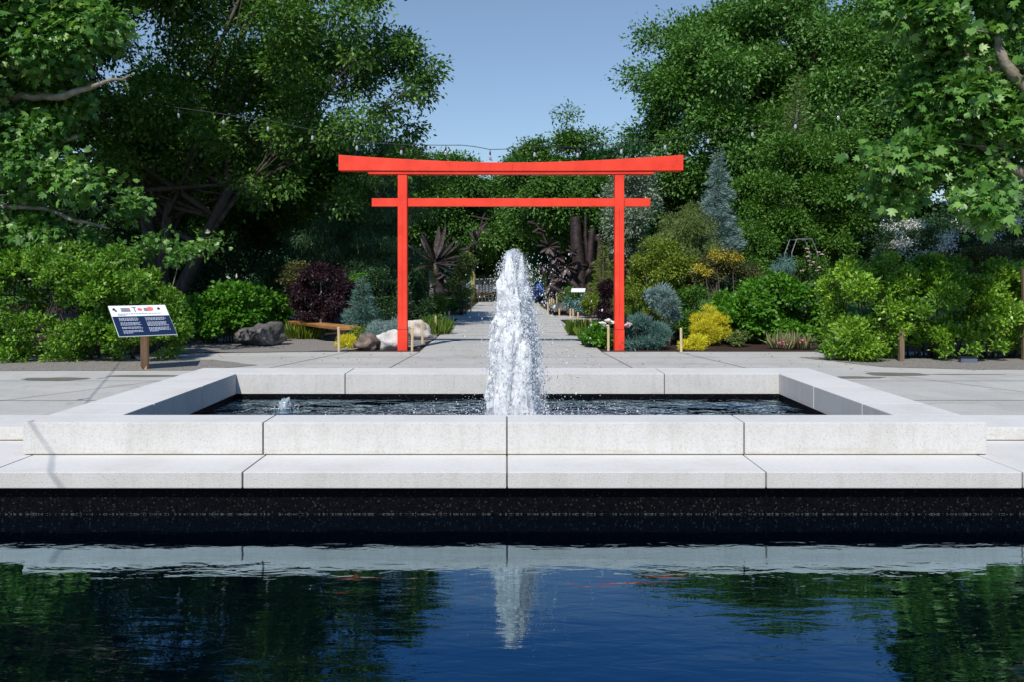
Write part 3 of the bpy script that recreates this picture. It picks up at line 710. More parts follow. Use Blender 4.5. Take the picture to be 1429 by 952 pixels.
# droplets thrown up by the jet
phi = (1 + 5 ** .5) / 2
ico = unit(np.array([(-1, phi, 0), (1, phi, 0), (-1, -phi, 0), (1, -phi, 0), (0, -1, phi), (0, 1, phi), (0, -1, -phi), (0, 1, -phi), (phi, 0, -1), (phi, 0, 1), (-phi, 0, -1), (-phi, 0, 1)], float))
icf = np.array([(0, 11, 5), (0, 5, 1), (0, 1, 7), (0, 7, 10), (0, 10, 11), (1, 5, 9), (5, 11, 4), (11, 10, 2), (10, 7, 6), (7, 1, 8), (3, 9, 4), (3, 4, 2), (3, 2, 6), (3, 6, 8), (3, 8, 9), (4, 9, 5), (2, 4, 11), (6, 2, 10), (8, 6, 7), (9, 8, 1)])
def drops(name, P, S, el, parent, mat):
    n = len(P)
    sc = np.stack([S, S, S * el], 1)
    ax = rng.normal(size=(n, 3)) * .25
    V = P[:, None, :] + ico[None] * sc[:, None, :] * rng.uniform(.75, 1.3, (n, 12, 1))
    V[:, :, 0] += ax[:, None, 0] * (V[:, :, 2] - P[:, None, 2]); V[:, :, 1] += ax[:, None, 1] * (V[:, :, 2] - P[:, None, 2])
    Fc = (icf[None] + (np.arange(n) * 12)[:, None, None]).reshape(-1, 3)
    return arr_mesh(name, V.reshape(-1, 3), Fc, mat, parent, smooth=True)
n = 16000
z = rng.random(n) ** 1.0 * 1.78
a = rng.random(n) * 2 * math.pi
rad = prof(z) * (1.05 - .22 * z) * (np.abs(rng.normal(size=n)) * .26 + .80) * (1 + .25 * np.sin(z * 9 + a * 2) + .15 * np.sin(z * 23 + a * 5))
P = np.stack([X0 + np.cos(a) * rad + .015 * np.sin(z * 6), jc[1] + np.sin(a) * rad, ZB + z], 1)
drops('froth', P, np.exp(rng.normal(size=n) * .4) * .0024, 1.5, jet, MD)['kind'] = 'stuff'
n = 4200  # loose spray, thrown further to the right
vx = rng.normal(size=n) * .22 + .16; vy = rng.normal(size=n) * .25; v0 = rng.uniform(2.9, 5.85, n); t = rng.random(n) * 2 * v0 / 9.81
z = v0 * t - 4.905 * t * t
P = np.stack([X0 + vx * t * 1.5 + rng.normal(size=n) * .07, jc[1] + vy * t * 1.5, ZB + z + .01], 1)
drops('spray', P, np.exp(rng.normal(size=n) * .45) * .0027, 2.2, jet, MD)['kind'] = 'stuff'
n = 16000  # fine mist hugging the column
z = rng.random(n) * 1.80; a = rng.random(n) * 2 * math.pi
rad = prof(z) * (1.0 - .2 * z) * (.85 + np.abs(rng.normal(size=n)) * .45)
P = np.stack([X0 + .02 + np.cos(a) * rad, jc[1] + np.sin(a) * rad, ZB + z], 1)
drops('mist', P, np.exp(rng.normal(size=n) * .3) * .0015, 1.3, jet, MD)['kind'] = 'stuff'
n = 5200  # curtain falling on the right side
st = rng.integers(0, 26, n); u = rng.random(n)
sa = rng.uniform(-.9, .9, 26); sr = rng.uniform(.16, .34, 26)
P = np.stack([X0 + np.cos(sa[st]) * (sr[st] * (.55 + .6 * u)) + rng.normal(size=n) * .013, jc[1] + np.sin(sa[st]) * sr[st] + rng.normal(size=n) * .02, ZB + 1.55 * (1 - u) ** .8 * (.75 + .5 * sr[st]) ], 1)
drops('curtain', P, np.exp(rng.normal(size=n) * .45) * .0032, 2.4, jet, MD)['kind'] = 'stuff'
n = 1100  # splashes where it lands
a = rng.random(n) * 2 * math.pi; q = .2 + np.abs(rng.normal(size=n)) * .42
P = np.stack([X0 + .12 + np.cos(a) * q * 1.5, jc[1] + np.sin(a) * q, ZB + np.abs(rng.normal(size=n)) * .06 + .004], 1)
drops('splash', P, np.exp(rng.normal(size=n) * .45) * .0032, 1.0, jet, MD)['kind'] = 'stuff'
# small bubbler at the back left of the basin
bb = W(398, 571, 9.78); bz = ZB
bub = thing('bubbler', (bb[0], 9.78, ZB), 'small glassy dome of water bubbling up at the left of the basin', 'bubbler')
mb = MB().blob((bb[0], 9.78, bz + .015), (.075, .07, .085), 24, 14, .7, 3.5, 3.0); mb.build('dome', flat_mat('bubble_water', (.55, .66, .74), rough=.08, trans=.5), bub, smooth=True)
n = 90; a = rng.random(n) * 6.28; q = .07 + np.abs(rng.normal(size=n)) * .09
P = np.stack([bb[0] + np.cos(a) * q, 9.78 + np.sin(a) * q, np.full(n, bz + .006)], 1); drops('ripple_foam', P, np.full(n, .006), .6, bub, MD)['kind'] = 'stuff'

# ------------------------------------------------------------------ the red gate
gate = thing('torii_gate', (.1, 18.65, 0), 'tall bright red torii gate spanning the garden path', 'gate')
y0 = 18.55; S = F / y0
def zpx(y, d=y0): return CZ - (y - HY) / F * d
for px in (561.4, 864.6):
    x = GX(px, 18.55)
    p = MB().box(x - .1, x + .1, 18.55, 18.75, -.02, 3.825).build('post', M['red'], gate, bevel=.008)
    b = MB().box(x - .106, x + .106, 18.544, 18.756, -.02, .455).build('foot_sleeve', M['red'], p, bevel=.005)
    MB().box(x - .1015, x + .1015, 18.5485, 18.7515, .455, .468).build('groove', M['groove'], p)
    MB().box(x - .003, x + .001, 18.5483, 18.5497, .6, 3.1).build('seam', M['groove'], p)
zb = zpx(238.3); x0, x1 = GX(473, y0), GX(953, y0); nseg = 48; vs = []; fs = []
for i in range(nseg + 1):
    t = i / nseg; x = x0 + (x1 - x0) * t; u = 2 * t - 1
    zt = zpx(226.6) + (zpx(215.8) - zpx(226.6)) * abs(u) ** 1.7; zbt = zb + .012 * u * u - .03 * (1 - abs(u)) ** 2 * .0
    vs += [(x, 18.50, zbt), (x, 18.80, zbt), (x, 18.80, zt), (x, 18.50, zt)]
for i in range(nseg):
    o = i * 4
    for k in range(4): fs.append((o + k, o + 4 + k, o + 4 + (k + 1) % 4, o + (k + 1) % 4))
fs += [(0, 1, 2, 3), (nseg * 4 + 3, nseg * 4 + 2, nseg * 4 + 1, nseg * 4)]
MB().add(vs, fs).build('top_beam', M['red'], gate, bevel=.006)
tb = [o for o in gate.children if o.name.startswith('top_beam')][0]
for px in (640.5, 715):
    MB().box(GX(px, y0) - .002, GX(px, y0) + .002, 18.4985, 18.5015, zb + .01, zpx(228)).build('seam', M['groove'], tb)
MB().box(GX(514, y0), GX(912.5, y0), 18.53, 18.77, zpx(242.3), zb - .002).build('under_beam', M['red'], gate, bevel=.005)
MB().box(GX(518.7, y0 + .05), GX(907.5, y0 + .05), 18.60, 18.70, zpx(287.2), zpx(275.8)).build('tie_beam', M['red'], gate, bevel=.005)

# ------------------------------------------------------------------ string lights
def string_lights(base, pts, bulbs, label, group=None):
    o = thing('string_lights', base, label, 'string lights', group)
    mb = MB(); mb.tube(pts, .008, 6)
    mb.build('cable', M['cable'], o, smooth=True)
    for (x, y, z) in bulbs:
        s = MB().tube([(x, y, z), (x, y, z - .05), (x, y, z - .055), (x, y, z - .125)], [.006, .008, .018, .02], 8).build('bulb_socket', M['cable'], o, smooth=True)
        MB().tube([(x, y, z - .125), (x, y, z - .15), (x, y, z - .19), (x, y, z - .225), (x, y, z - .24)], [.014, .026, .034, .026, .01], 10).build('glass_bulb', M['bulb'], s, smooth=True)
    return o
cp = [(150, 133), (222, 146), (300, 157), (380, 169), (470, 188), (515, 199), (560, 201), (606, 202), (645, 202), (663, 204), (684, 208), (705, 207.5), (722, 204.5), (765, 204), (806, 205), (856, 201), (928, 194), (969, 188.5), (1050, 176), (1110, 165), (1170, 153), (1235, 138), (1300, 120)]
d = 19.6; cpts = [W(px, py, d) for px, py in cp]
bx = [249, 312, 374, 436, 498, 560, 622, 684, 746, 806, 867, 928, 988, 1050, 1110, 1170, 1233]
bl = [W(px, np.interp(px, [c[0] for c in cp], [c[1] for c in cp]), d) for px in bx]
string_lights(cpts[0], cpts, bl, 'long string of clear glass bulbs hanging above and behind the red gate')
# a second string, out of the picture on the left, whose shadow crosses the basin corner
sp = []
for i in range(13):
    t = i / 12; sp.append((-3.0 - 5.4 * t, -.6 + 12.6 * t, 4.6 - .5 * math.sin(math.pi * t) + .05 * math.sin(9 * t)))
string_lights(sp[0], sp, [sp[i] for i in (3, 5, 6, 7, 8, 10)], 'string of bulbs overhead at the left whose thin shadow falls on the white blocks')

# ------------------------------------------------------------------ information sign
sx = GX(202, 14.75)
sign = thing('information_sign', (sx, 14.75, 0), 'slanted white and navy information board on a wooden post beside the left hedge', 'sign')
MB().box(sx - .055, sx + .055, 14.7, 14.8, -.02, .74).build('post', M['post'], sign, bevel=.006)
yaw = R(40); tl = R(38)
Wd = np.array([math.cos(yaw), math.sin(yaw), 0]); Ed = np.array([-math.sin(yaw) * math.cos(tl), math.cos(yaw) * math.cos(tl), math.sin(tl)]); Nd = np.cross(Wd, Ed)
bc = np.array([sx - .02, 14.72, .86]); hw, hh = .475, .40
def bp_(u, v, n=0): return bc + Wd * u * hw + Ed * v * hh + Nd * n
def board(name, u0, u1, v0, v1, n0, n1, mat, parent):
    c = (bp_(u0, v0, n0) + bp_(u1, v1, n1)) / 2
    return MB().obox(c, Wd * hw * (u1 - u0) / 2, Ed * hh * (v1 - v0) / 2, Nd * (n1 - n0) / 2).build(name, mat, parent)
bo = board('board', -1, 1, -1, 1, -.012, 0, M['signwhite'], sign)
board('navy_panel', -.992, .992, -.985, .28, .0005, .002, M['signnavy'], bo)
def quads_on(name, items, mat, parent, n0=.003):
    m = MB()
    for (u0, u1, v0, v1) in items:
        m.quad(bp_(u0, v0, n0), bp_(u1, v0, n0), bp_(u1, v1, n0), bp_(u0, v1, n0))
    return m.build(name, mat, parent)
rt = np.random.default_rng(4); items = []
for cx0, cx1, nl_, skip in ((-.80, -.06, 14, (3, 7, 10)), (.10, .86, 13, (3, 8))):
    for i in range(nl_):
        if i in skip: continue
        v = .17 - i * .073; u = cx0; end = cx1 - rt.random() * .12 - (.35 if i == nl_ - 1 else 0)
        while u < end:
            w = rt.uniform(.03, .1); items.append((u, min(u + w, end), v - .036, v)); u += w + .018
for sel in (lambda q: q[0] < 0 and q[3] > -.05, lambda q: q[0] < 0 and -.34 < q[3] <= -.05, lambda q: q[0] < 0 and -.57 < q[3] <= -.34, lambda q: q[0] < 0 and q[3] <= -.57, lambda q: q[0] >= 0 and q[3] > -.05, lambda q: q[0] >= 0 and -.41 < q[3] <= -.05, lambda q: q[0] >= 0 and q[3] <= -.41):
    quads_on('paragraph', [q for q in items if sel(q)], M['textwhite'], bo, .0035)
items = []; u = -.78
while u < .74:
    w = rt.uniform(.03, .09); items.append((u, u + w, .415, .465)); u += w + .02
items += [(-.78, -.5, .34, .38)]
quads_on('caption_text', items, M['greyink'], bo, .0015)
for q in [(-.62, -.30, .58, .84), (.18, .36, .6, .82)]: quads_on('picture', [q], M['greyink'], bo, .0015)
for q in ([(-.90, -.80, .68, .80), (-.84, -.76, .60, .70), (-.86, -.82, .80, .86)], [(.66, .76, .68, .80), (.70, .73, .80, .86)], [(-.16, -.13, .55, .86), (-.22, -.07, .84, .88)]): quads_on('emblem', q, M['ink'], bo, .0017)
def disc(cu, cv, r, n0):
    m = MB(); m.add([bp_(cu + r * math.cos(a), cv + r * hw / hh * math.sin(a), n0) for a in [i * math.pi / 12 for i in range(24)]], [tuple(range(24))]); return m
for q in ((.40, .74, .12), (.04, .72, .085), (-.36, .78, .05)): disc(*q, .0022).build('red_disc', M['coral'], bo)

# ------------------------------------------------------------------ bench
A = np.array([-3.87, 20.05]); B = np.array([-5.92, 23.05]); dr = (B - A) / np.linalg.norm(B - A); pr = np.array([.83, .56])
bench = thing('bench', (*(A + B) / 2, 0), 'long rustic plank bench on thin black legs beside the dark red maple', 'bench')
nb = 26; vs = []; fs = []; L = 3.55
for i in range(nb + 1):
    t = i / nb; c = A + dr * L * t
    w0 = .05 * mnoise.noise(Vector((t * 4, 1, 0))); w1 = .58 + .09 * mnoise.noise(Vector((t * 3, 5, 0))) - .12 * abs(t - .4)
    e0 = c + pr * w0; e1 = c + pr * w1
    vs += [(*(e0 + pr * .03), .352), (*(e1 - pr * .03), .352), (*e1, .425), (*e0, .425)]
for i in range(nb):
    o = i * 4
    for k in range(4): fs.append((o + k, o + 4 + k, o + 4 + (k + 1) % 4, o + (k + 1) % 4))
fs += [(0, 1, 2, 3), (nb * 4 + 3, nb * 4 + 2, nb * 4 + 1, nb * 4)]
seat = MB().add(vs, fs).build('seat', M['bench'], bench, bevel=.008)
for t in (.09, .9):
    for w in (.08, .48):
        c = A + dr * L * t + pr * w
        MB().tube([(*c, -.01), (*c, .351)], [.025, .025], 6).build('leg', M['steel'], bench)
    c0 = A + dr * L * t + pr * .06; c1 = A + dr * L * t + pr * .5
    MB().tube([(*c0, .335), (*c1, .335)], [.015, .015], 5).build('crossbar', M['steel'], bench)

# ------------------------------------------------------------------ boulders
def rock(px, py, w, h, dep, mat, label, seed, group=None, flat=-.0):
    x, y, _ = G(px, py); y += dep / 2
    m = MB().blob((x, y, h * .42), (w / 2, dep / 2, h * .58), 28, 18, .55, 1.25, seed, flat=-h * .45)
    o = m.build('boulder', M[mat], smooth=True, loc=(x, y, 0)); return tag(o, label, 'boulder', group)
rock(359, 485, 1.0, .55, .75, 'rock_grey', 'broad dark grey boulder between the green bushes and the bench', 3.3)
rock(509, 490, .50, .36, .4, 'rock_brown', 'brown boulder in front of the bench beside the white boulder', 6.1)
rock(542, 489, .66, .43, .45, 'rock_white', 'smooth white boulder touching the left post of the red gate', 9.4)
rock(583, 472, .64, .44, .45, 'rock_pink', 'pale pinkish boulder behind the left gate post', 12.8)
rock(634, 434.5, .45, .36, .4, 'rock_white', 'small pale boulder by the far planting left of the path', 15.2)
rock(781, 438.5, .95, .52, .6, 'rock_grey', 'light grey boulder among the stakes at the far right of the path', 18.6)
rock(805, 412, 1.0, .5, .6, 'rock_pink', 'low flat pale rock far behind on the right of the path', 21.0)

# ------------------------------------------------------------------ stakes
stk = [(849, 455, 490, 'stake beside white peonies, left of the right gate post'), (823.7, 444, 472.5, 'stake at the mulch edge, second from the right gate post'), (833.4, 449, 466, 'short stake set back among the plants left of the right gate post'),
       (815, 444, 465, 'stake midway along the right edge of the path'), (806.6, 435, 460, 'stake near the far end of the right mulch edge'), (800, 431, 450, 'stake by the crossing path on the right'), (795.7, 430, 452, 'stake at the corner of the crossing path on the right'),
       (828, 419.5, 436.5, 'lone stake in the far bed behind the crossing path on the right'), (950.6, 457, 492, 'stake in front of the low golden shrub on the right'), (880, 410, 428, 'pale stake behind the right gate post'),
       (764.7, 421, 438.6, 'foremost stake left of the light grey boulder'), (767, 417, 434, 'second stake in the far row left of the grey boulder'), (769.8, 415, 432, 'third stake in the far row by the grey boulder'), (772.8, 412, 428, 'fourth stake in the far row by the grey boulder'), (777, 412, 425, 'last stake in the far row by the grey boulder'), (780.5, 430, 439.4, 'very short stake in front of the light grey boulder'),
       (473, 455.6, 491, 'stake beside the yellow shrub at the corner of the bench'), (575, 455.6, 490.6, 'stake just right of the left gate post'), (589.6, 446.8, 480.6, 'stake in front of the pale pinkish boulder'), (608, 440, 466, 'stake on the gravel edge left of the path'), (615, 438.6, 458, 'stake left of the path behind the nearest edge stake'), (621, 435, 451, 'stake left of the path in the shaded bed'), (626.7, 433.6, 448.7, 'stake at the far corner of the left bed'), (657, 415, 435, 'tall stake near the branch gate on the left')]
for k, (px, yt, yb, lab) in enumerate(stk):
    x, y, _ = G(px, yb); h = (yb - yt) / F * y
    m = MB(); r = .021 + .0004 * y; lx = .02 * math.sin(k * 2.3) * h
    m.tube([(x, y, -.02), (x + lx, y, h * .97), (x + lx, y, h)], [r, r * .95, r * .6], 6)
    tag(m.build('wooden_stake', M['stake'], loc=(x, y, 0)), 'pale wooden ' + lab, 'stake', 'wooden stakes edging the beds')
# timber posts in the right hedge, a ground light
for px, yb, h, w, lab, mt in ((1256, 505, .58, .085, 'short weathered timber post under the right hedge', 'oldpost'), (1427.5, 503, 1.75, .08, 'tall brown timber post at the right edge by the hedge', 'oldpost')):
    x, y, _ = G(px, yb); y -= .05
    tag(MB().box(x - w / 2, x + w / 2, y - w / 2, y + w / 2, -.02, h).build('timber_post', M[mt], bevel=.006, loc=(x, y, 0)), lab, 'post', 'timber posts at the right hedge')
x, y, _ = G(1350, 507); 
gl = thing('ground_light', (x, y, 0), 'small dark grey box floodlight on the gravel under the right hedge', 'ground light')
MB().prism([(x - .15, y - .07), (x + .15, y - .07), (x + .13, y + .08), (x - .13, y + .08)], -.003, .095).build('housing', M['box'], gl, bevel=.008)
MB().box(x - .165, x + .165, y - .085, y + .1, .095, .11).build('lens_frame', M['steel'], gl, bevel=.004)

# ------------------------------------------------------------------ big trees
# left spreading tree, low multi-stem trunk in deep shade
def big_tree(name, label, cat, envs, base, forks, leaf, K, sub, ncl, per, sig, mat, r0, nl, seed, bark='bark', group=None, droop=.25, tmpl=T_KITE, shell=(.45, .88), flat=.8):
    rng = np.random.default_rng(seed)
    o = thing(name, base, label, cat, group)
    P, A, Nn, rnd, lb = foliage(rng, envs, K, sub, ncl, per, sig, droop, .6, 1.2, shell, flat)
    leaves('crown', P, A, Nn, leaf * rng.uniform(.7, 1.35, len(P)), M[mat], o, tmpl, rnd)
    mb = MB(); mb.blob((base[0], base[1], .1), (r0 * 1.6, r0 * 1.6, .45), 14, 8, .3, 2, seed)
    for f in forks: tree_wood(mb, rng, base, f, r0 / max(1, len(forks) * .55), lb, nl)
    mb.build('trunk', M[bark], o, smooth=True)
    return o
dl = 25.0
envs = [env_px(26, 215, 20, 345, 255, 7.0), env_px(25, 478, 95, 140, 150, 3.6), env_px(26, 470, -90, 130, 170, 4), env_px(27, -120, 30, 230, 260, 6), env_px(25, 430, 225, 160, 85, 2.6), env_px(25.5, 300, 190, 170, 90, 3), env_px(25, 545, 150, 70, 90, 2.4), env_px(26, 90, 200, 130, 90, 3), env_px(23.5, 250, 175, 130, 75, 1.8), env_px(24, 360, 235, 90, 55, 1.8), env_px(23.5, 200, 255, 90, 45, 1.5), env_px(24, 120, 120, 120, 80, 1.8), env_px(25, 552, 100, 66, 100, 1.8)]
big_tree('spreading_tree', 'huge dark spreading tree with several leaning stems behind the left hedge', 'tree', envs, (GX(222, dl), dl, 0),
         [W(192, 215, 25), W(240, 265, 25.3), W(320, 262, 24.6)], .135, 260, .14, 22000, 18, .21, 'L_tree', .36, 9, 21)
# tall maple far on the right, above the hornbeam
envs = [env_px(58, 1085, 160, 205, 185, 8.5), env_px(60, 980, 190, 118, 185, 6), env_px(59, 938, 110, 72, 90, 4), env_px(59, 1005, 45, 75, 70, 4), env_px(58, 1060, 0, 90, 50, 4), env_px(56, 1215, 170, 190, 180, 8), env_px(58, 1120, 60, 150, 75, 6), env_px(57, 1330, 130, 150, 150, 7)]
big_tree('maple_tree', 'very tall bright leafy tree filling the sky to the right behind the gate', 'tree', envs, (GX(1090, 58), 58, 0), [W(1090, 250, 58), W(1150, 240, 58.5)], .27, 330, .12, 21000, 20, .60, 'L_maple', .5, 12, 22)
# wood edge beyond the garden
far = [('tall round-topped tree rising behind the middle of the gate', 50, [(786, 236, 44, 52), (768, 272, 60, 66), (822, 266, 44, 64), (755, 235, 32, 40), (845, 300, 40, 70), (792, 178, 20, 26), (828, 196, 17, 26), (752, 206, 18, 20)], .19, 'L_far', 8500, (770, 300)),
       ('bushy tree just left of the gate centre, lower than its neighbour', 55, [(630, 245, 36, 48), (600, 290, 62, 65), (655, 305, 45, 60), (575, 260, 40, 50)], .20, 'L_far', 6500, (602, 310)),
       ('green tree filling the gate opening above the fountain tip', 60, [(700, 320, 75, 72), (740, 280, 60, 60), (680, 275, 40, 35)], .22, 'L_far', 7000, (705, 350)),
       ('dark tree behind the tall metal tubes of the sculpture', 54, [(835, 300, 62, 80), (865, 250, 40, 58), (800, 330, 50, 60)], .20, 'L_far2', 6000, (840, 340))]
for k, (lab, d, es, lf, mt, ncl, fk) in enumerate(far):
    envs = [env_px(d, a, b, c, e, c * d / F) for a, b, c, e in es]
    big_tree('background_tree', lab, 'tree', envs, (GX(fk[0], d), d, 0), [W(fk[0], fk[1], d)], lf, 70, .23, ncl, 18, .38, mt, .24, 12, 40 + k, 'palebark' if k == 1 else 'bark', 'trees beyond the garden')
big_tree('lower_tree', 'dark green tree behind the left end of the gate beam, under the spreading crown', 'tree',
         [env_px(33, 500, 235, 115, 62, 3), env_px(33, 395, 262, 120, 75, 3), env_px(32, 575, 262, 45, 62, 1.3), env_px(34, 280, 250, 110, 90, 3)], (GX(450, 33), 33, 0), [W(450, 300, 33)], .13, 70, .22, 6500, 18, .24, 'L_tree', .22, 12, 57)
# more of the belt, as copies with their own labels
src = [o for o in COL.objects if o.name.startswith('background_tree')]
def copy_thing(o, loc, rz, sc, label):
    c = o.copy(); COL.objects.link(c); c.location = loc; c.rotation_euler = (0, 0, rz); c.scale = (sc, sc, sc); c['label'] = label
    for ch in list(o.children):
        q = ch.copy(); COL.objects.link(q); q.parent = c
    return c
belt = [(1, 905, 62, 1.05, 'tree seen low behind the right gate post in the far belt'), (0, 560, 64, .9, 'tree half hidden behind the left gate post in the far belt'), (2, 480, 58, .95, 'dark tree glimpsed beyond the hanging conifer on the left'),
        (3, 380, 52, .8, 'tree in the darkness right of the leaning stems'), (2, 290, 56, .85, 'tree in the darkness between the leaning stems'), (1, 180, 50, .85, 'tree behind the trunks of the big spreading tree'),
        (0, 70, 56, .7, 'tree low in the far belt above the left hedge'), (3, -40, 52, .75, 'tree at the left picture edge in the far belt'), (3, 1010, 70, .9, 'tree below the tall maple, behind the blue spruce'),
        (2, 1280, 60, .8, 'tree behind the white flowering shrub on the right'), (1, 1400, 62, .8, 'tree at the right picture edge in the far belt'), (0, 1180, 66, .75, 'tree beyond the hornbeam in the far belt')]
for k, (i, px, d, sc, lab) in enumerate(belt):
    copy_thing(src[i], (GX(px, d), d, 0), k * 1.7, sc, lab)
# low undergrowth closing the view beyond the belt
rng = np.random.default_rng(77)
envs = [((x, 72 + 3 * math.sin(x), 1.6), (4.5, 3, 3.4)) for x in np.arange(-56, 62, 6.5)]
o = thing('far_woodland', (0, 72, 0), 'solid far-off wood closing the view behind the garden', 'woodland'); o['kind'] = 'stuff'
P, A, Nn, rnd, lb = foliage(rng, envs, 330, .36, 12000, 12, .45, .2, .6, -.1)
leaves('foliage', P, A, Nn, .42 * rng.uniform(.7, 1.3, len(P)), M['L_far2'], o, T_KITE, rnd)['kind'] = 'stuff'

# ------------------------------------------------------------------ plane trees close by, trunks outside the frame
def plane_tree(label, trunk_x, d, limbs, clusters, seed, ncl, per, lf=.135):
    rng = np.random.default_rng(seed)
    base = (trunk_x, d, 0)
    o = thing('plane_tree', base, label, 'tree', 'pollarded plane trees beside the pool')
    mb = MB()
    mb.tube([(trunk_x, d, -.05), (trunk_x + .03, d, .8), (trunk_x - .03, d + .03, 1.7), (trunk_x, d, 2.5)], [.27, .2, .17, .2], 12)
    for lm in limbs:
        pts = [Vector(W(*p[:3])) for p in lm]
        rad = [p[3] * p[2] / F * .5 for p in lm]
        root = Vector((trunk_x, d, 2.1 + .6 * rng.random()))
        full = [root, root.lerp(pts[0], .5) + Vector((0, 0, .1))] + pts
        rr = [rad[0] * 1.5, rad[0] * 1.2] + rad
        # smooth the limb a little
        fp, fr = [], []
        for i in range(len(full) - 1):
            for q in range(4):
                t = q / 4; p_ = full[i].lerp(full[i + 1], t)
                fp.append(p_ + Vector(rng.normal(size=3)) * .02); fr.append(rr[i] * (1 - t) + rr[i + 1] * t)
        fp.append(full[-1]); fr.append(rr[-1])
        mb.tube(fp, [r * (1 + .22 * mnoise.noise(p * 3)) for r, p in zip(fr, fp)], 8)
    P, A, Nn, rnd, lb = foliage(rng, clusters, 64, .30, ncl, per, .15, .45, .35, 1.9, (.1, .92), .9)
    for i in rng.choice(len(lb[0]), 34):
        e = Vector(lb[0][i]); s = e + Vector(((trunk_x - e.x) * .25, rng.normal() * .2, -.25))
        mb.tube(curve(s, e, (0, 0, -.08), 5), [.022, .018, .014, .01, .006], 5)
    mb.build('trunk', M['planebark'], o, smooth=True)
    # leaves face the light
    Nn = unit(Nn + np.array([-.25, -.45, .35]) * 1.0)
    leaves('crown', P, A, Nn, lf * rng.uniform(.55, 1.35, len(P)), M['L_plane'], o, T_PLANE, rnd)
    return o
lim = [[(-80, 138, 13.2, 15), (20, 133, 13.1, 11), (78, 136, 13.0, 10), (125, 122, 13, 7), (182, 104, 13, 3)],
       [(-120, 300, 13.6, 15), (10, 232, 13.4, 11), (52, 208, 13.3, 9), (108, 190, 13.2, 5)],
       [(-90, 60, 13, 14), (20, 28, 13, 9), (60, 14, 13, 9), (95, -12, 13, 6)],
       [(-100, 290, 13, 10), (60, 288, 13, 6), (95, 304, 13, 6), (150, 318, 13, 3)],
       [(-90, -60, 13, 13), (40, -80, 13.5, 9), (120, -160, 13.4, 5)], [(-160, -160, 13, 12), (-60, -300, 13, 8), (20, -420, 13, 4)]]
cl = [env_px(13, 55, 60, 140, 95, 1.3), env_px(13.3, 100, 40, 110, 60, 1.0), env_px(13, 30, 185, 150, 70, 1.3), env_px(13.4, 90, 258, 115, 52, 1.0), env_px(13, -30, 290, 120, 60, 1.2),
      env_px(13, -80, 90, 140, 200, 1.6), env_px(13.2, 20, -90, 150, 90, 1.5), env_px(13, -60, -240, 170, 110, 1.6), env_px(13.2, 110, 140, 80, 60, .9)]
KD = 1.33
lim = [[(a, b, c * KD, e) for a, b, c, e in l] for l in lim]; cl = [((c[0] * KD, c[1] * KD, CZ + (c[2] - CZ) * KD), tuple(q * KD for q in r_)) for c, r_ in cl]
plane_tree('plane tree with knobbly pale branches and lobed leaves reaching in from the upper left', GX(-330, 17.6), 17.6, lim, cl, 31, 4200, 9, .152)
lim = [[(1560, 130, 12.6, 22), (1450, 150, 12.6, 21), (1418, 108, 12.6, 17), (1400, 84, 12.6, 14), (1392, 50, 12.6, 8)],
       [(1500, 110, 12.9, 14), (1428, 98, 12.9, 12), (1395, 96, 12.8, 11), (1362, 94, 12.8, 11), (1343, 72, 12.8, 9), (1334, 52, 12.8, 8), (1348, 48, 12.8, 5)],
       [(1540, 300, 12.7, 20), (1440, 250, 12.7, 15), (1400, 226, 12.7, 14), (1372, 205, 12.8, 10), (1310, 170, 12.9, 5)],
       [(1520, 330, 13.3, 16), (1440, 272, 13.3, 10), (1400, 262, 13.3, 8), (1340, 250, 13.3, 3)],
       [(1520, -60, 13, 14), (1440, -120, 13, 9), (1360, -220, 13, 5)]]
cl = [env_px(12.8, 1300, 35, 85, 62, 1.0), env_px(12.7, 1320, 150, 100, 66, 1.1), env_px(12.8, 1290, 225, 88, 62, 1.0), env_px(13, 1390, 190, 90, 62, 1.1), env_px(12.7, 1375, 290, 75, 38, .8),
      env_px(13, 1400, 30, 40, 38, .7), env_px(13, 1480, 100, 60, 150, 1.3), env_px(13.2, 1370, -90, 150, 90, 1.4), env_px(13.2, 1460, -240, 170, 110, 1.5), env_px(12.9, 1262, 100, 55, 60, .8), env_px(12.9, 1365, 250, 85, 42, .8), env_px(12.7, 1245, 215, 45, 60, .7)]
KD = 1.2
lim = [[(a, b, c * KD, e) for a, b, c, e in l] for l in lim]; cl = [((c[0] * KD, c[1] * KD, CZ + (c[2] - CZ) * KD), tuple(q * KD for q in r_)) for c, r_ in cl]
plane_tree('plane tree with thick bent branches and pale lobed leaves reaching in from the upper right', GX(1760, 15.7), 15.7, lim, cl, 32, 5000, 9, .165)

# ------------------------------------------------------------------ hedges
def E(px, py, rx, ry, d, rd): return env_px(d, px, py, rx, ry, rd)
plant('clipped_shrub', 'large rounded glossy green shrub at the far left behind the gravel', 'shrub', [E(60, 425, 130, 92, 16.6, 1.1), E(-70, 425, 120, 90, 16.8, 1.2), E(40, 475, 120, 36, 16.3, .8)], .078, 3300, 10, .042, 'L_hedge', base=(GX(20, 16.7), 16.7, 0), K=90, sub=.22, stems=14, shell=(.6, .9), up=.5, droop=-.25, szvar=.3)
plant('clipped_shrub', 'rounded glossy green shrub right behind the information sign', 'shrub', [E(170, 425, 82, 82, 16.6, 1.0), E(195, 460, 62, 52, 16.4, .8), E(120, 378, 70, 36, 16.9, .9)], .078, 2600, 10, .042, 'L_hedge', base=(GX(175, 16.7), 16.7, 0), K=70, sub=.24, stems=12, shell=(.6, .9), up=.5, droop=-.25)
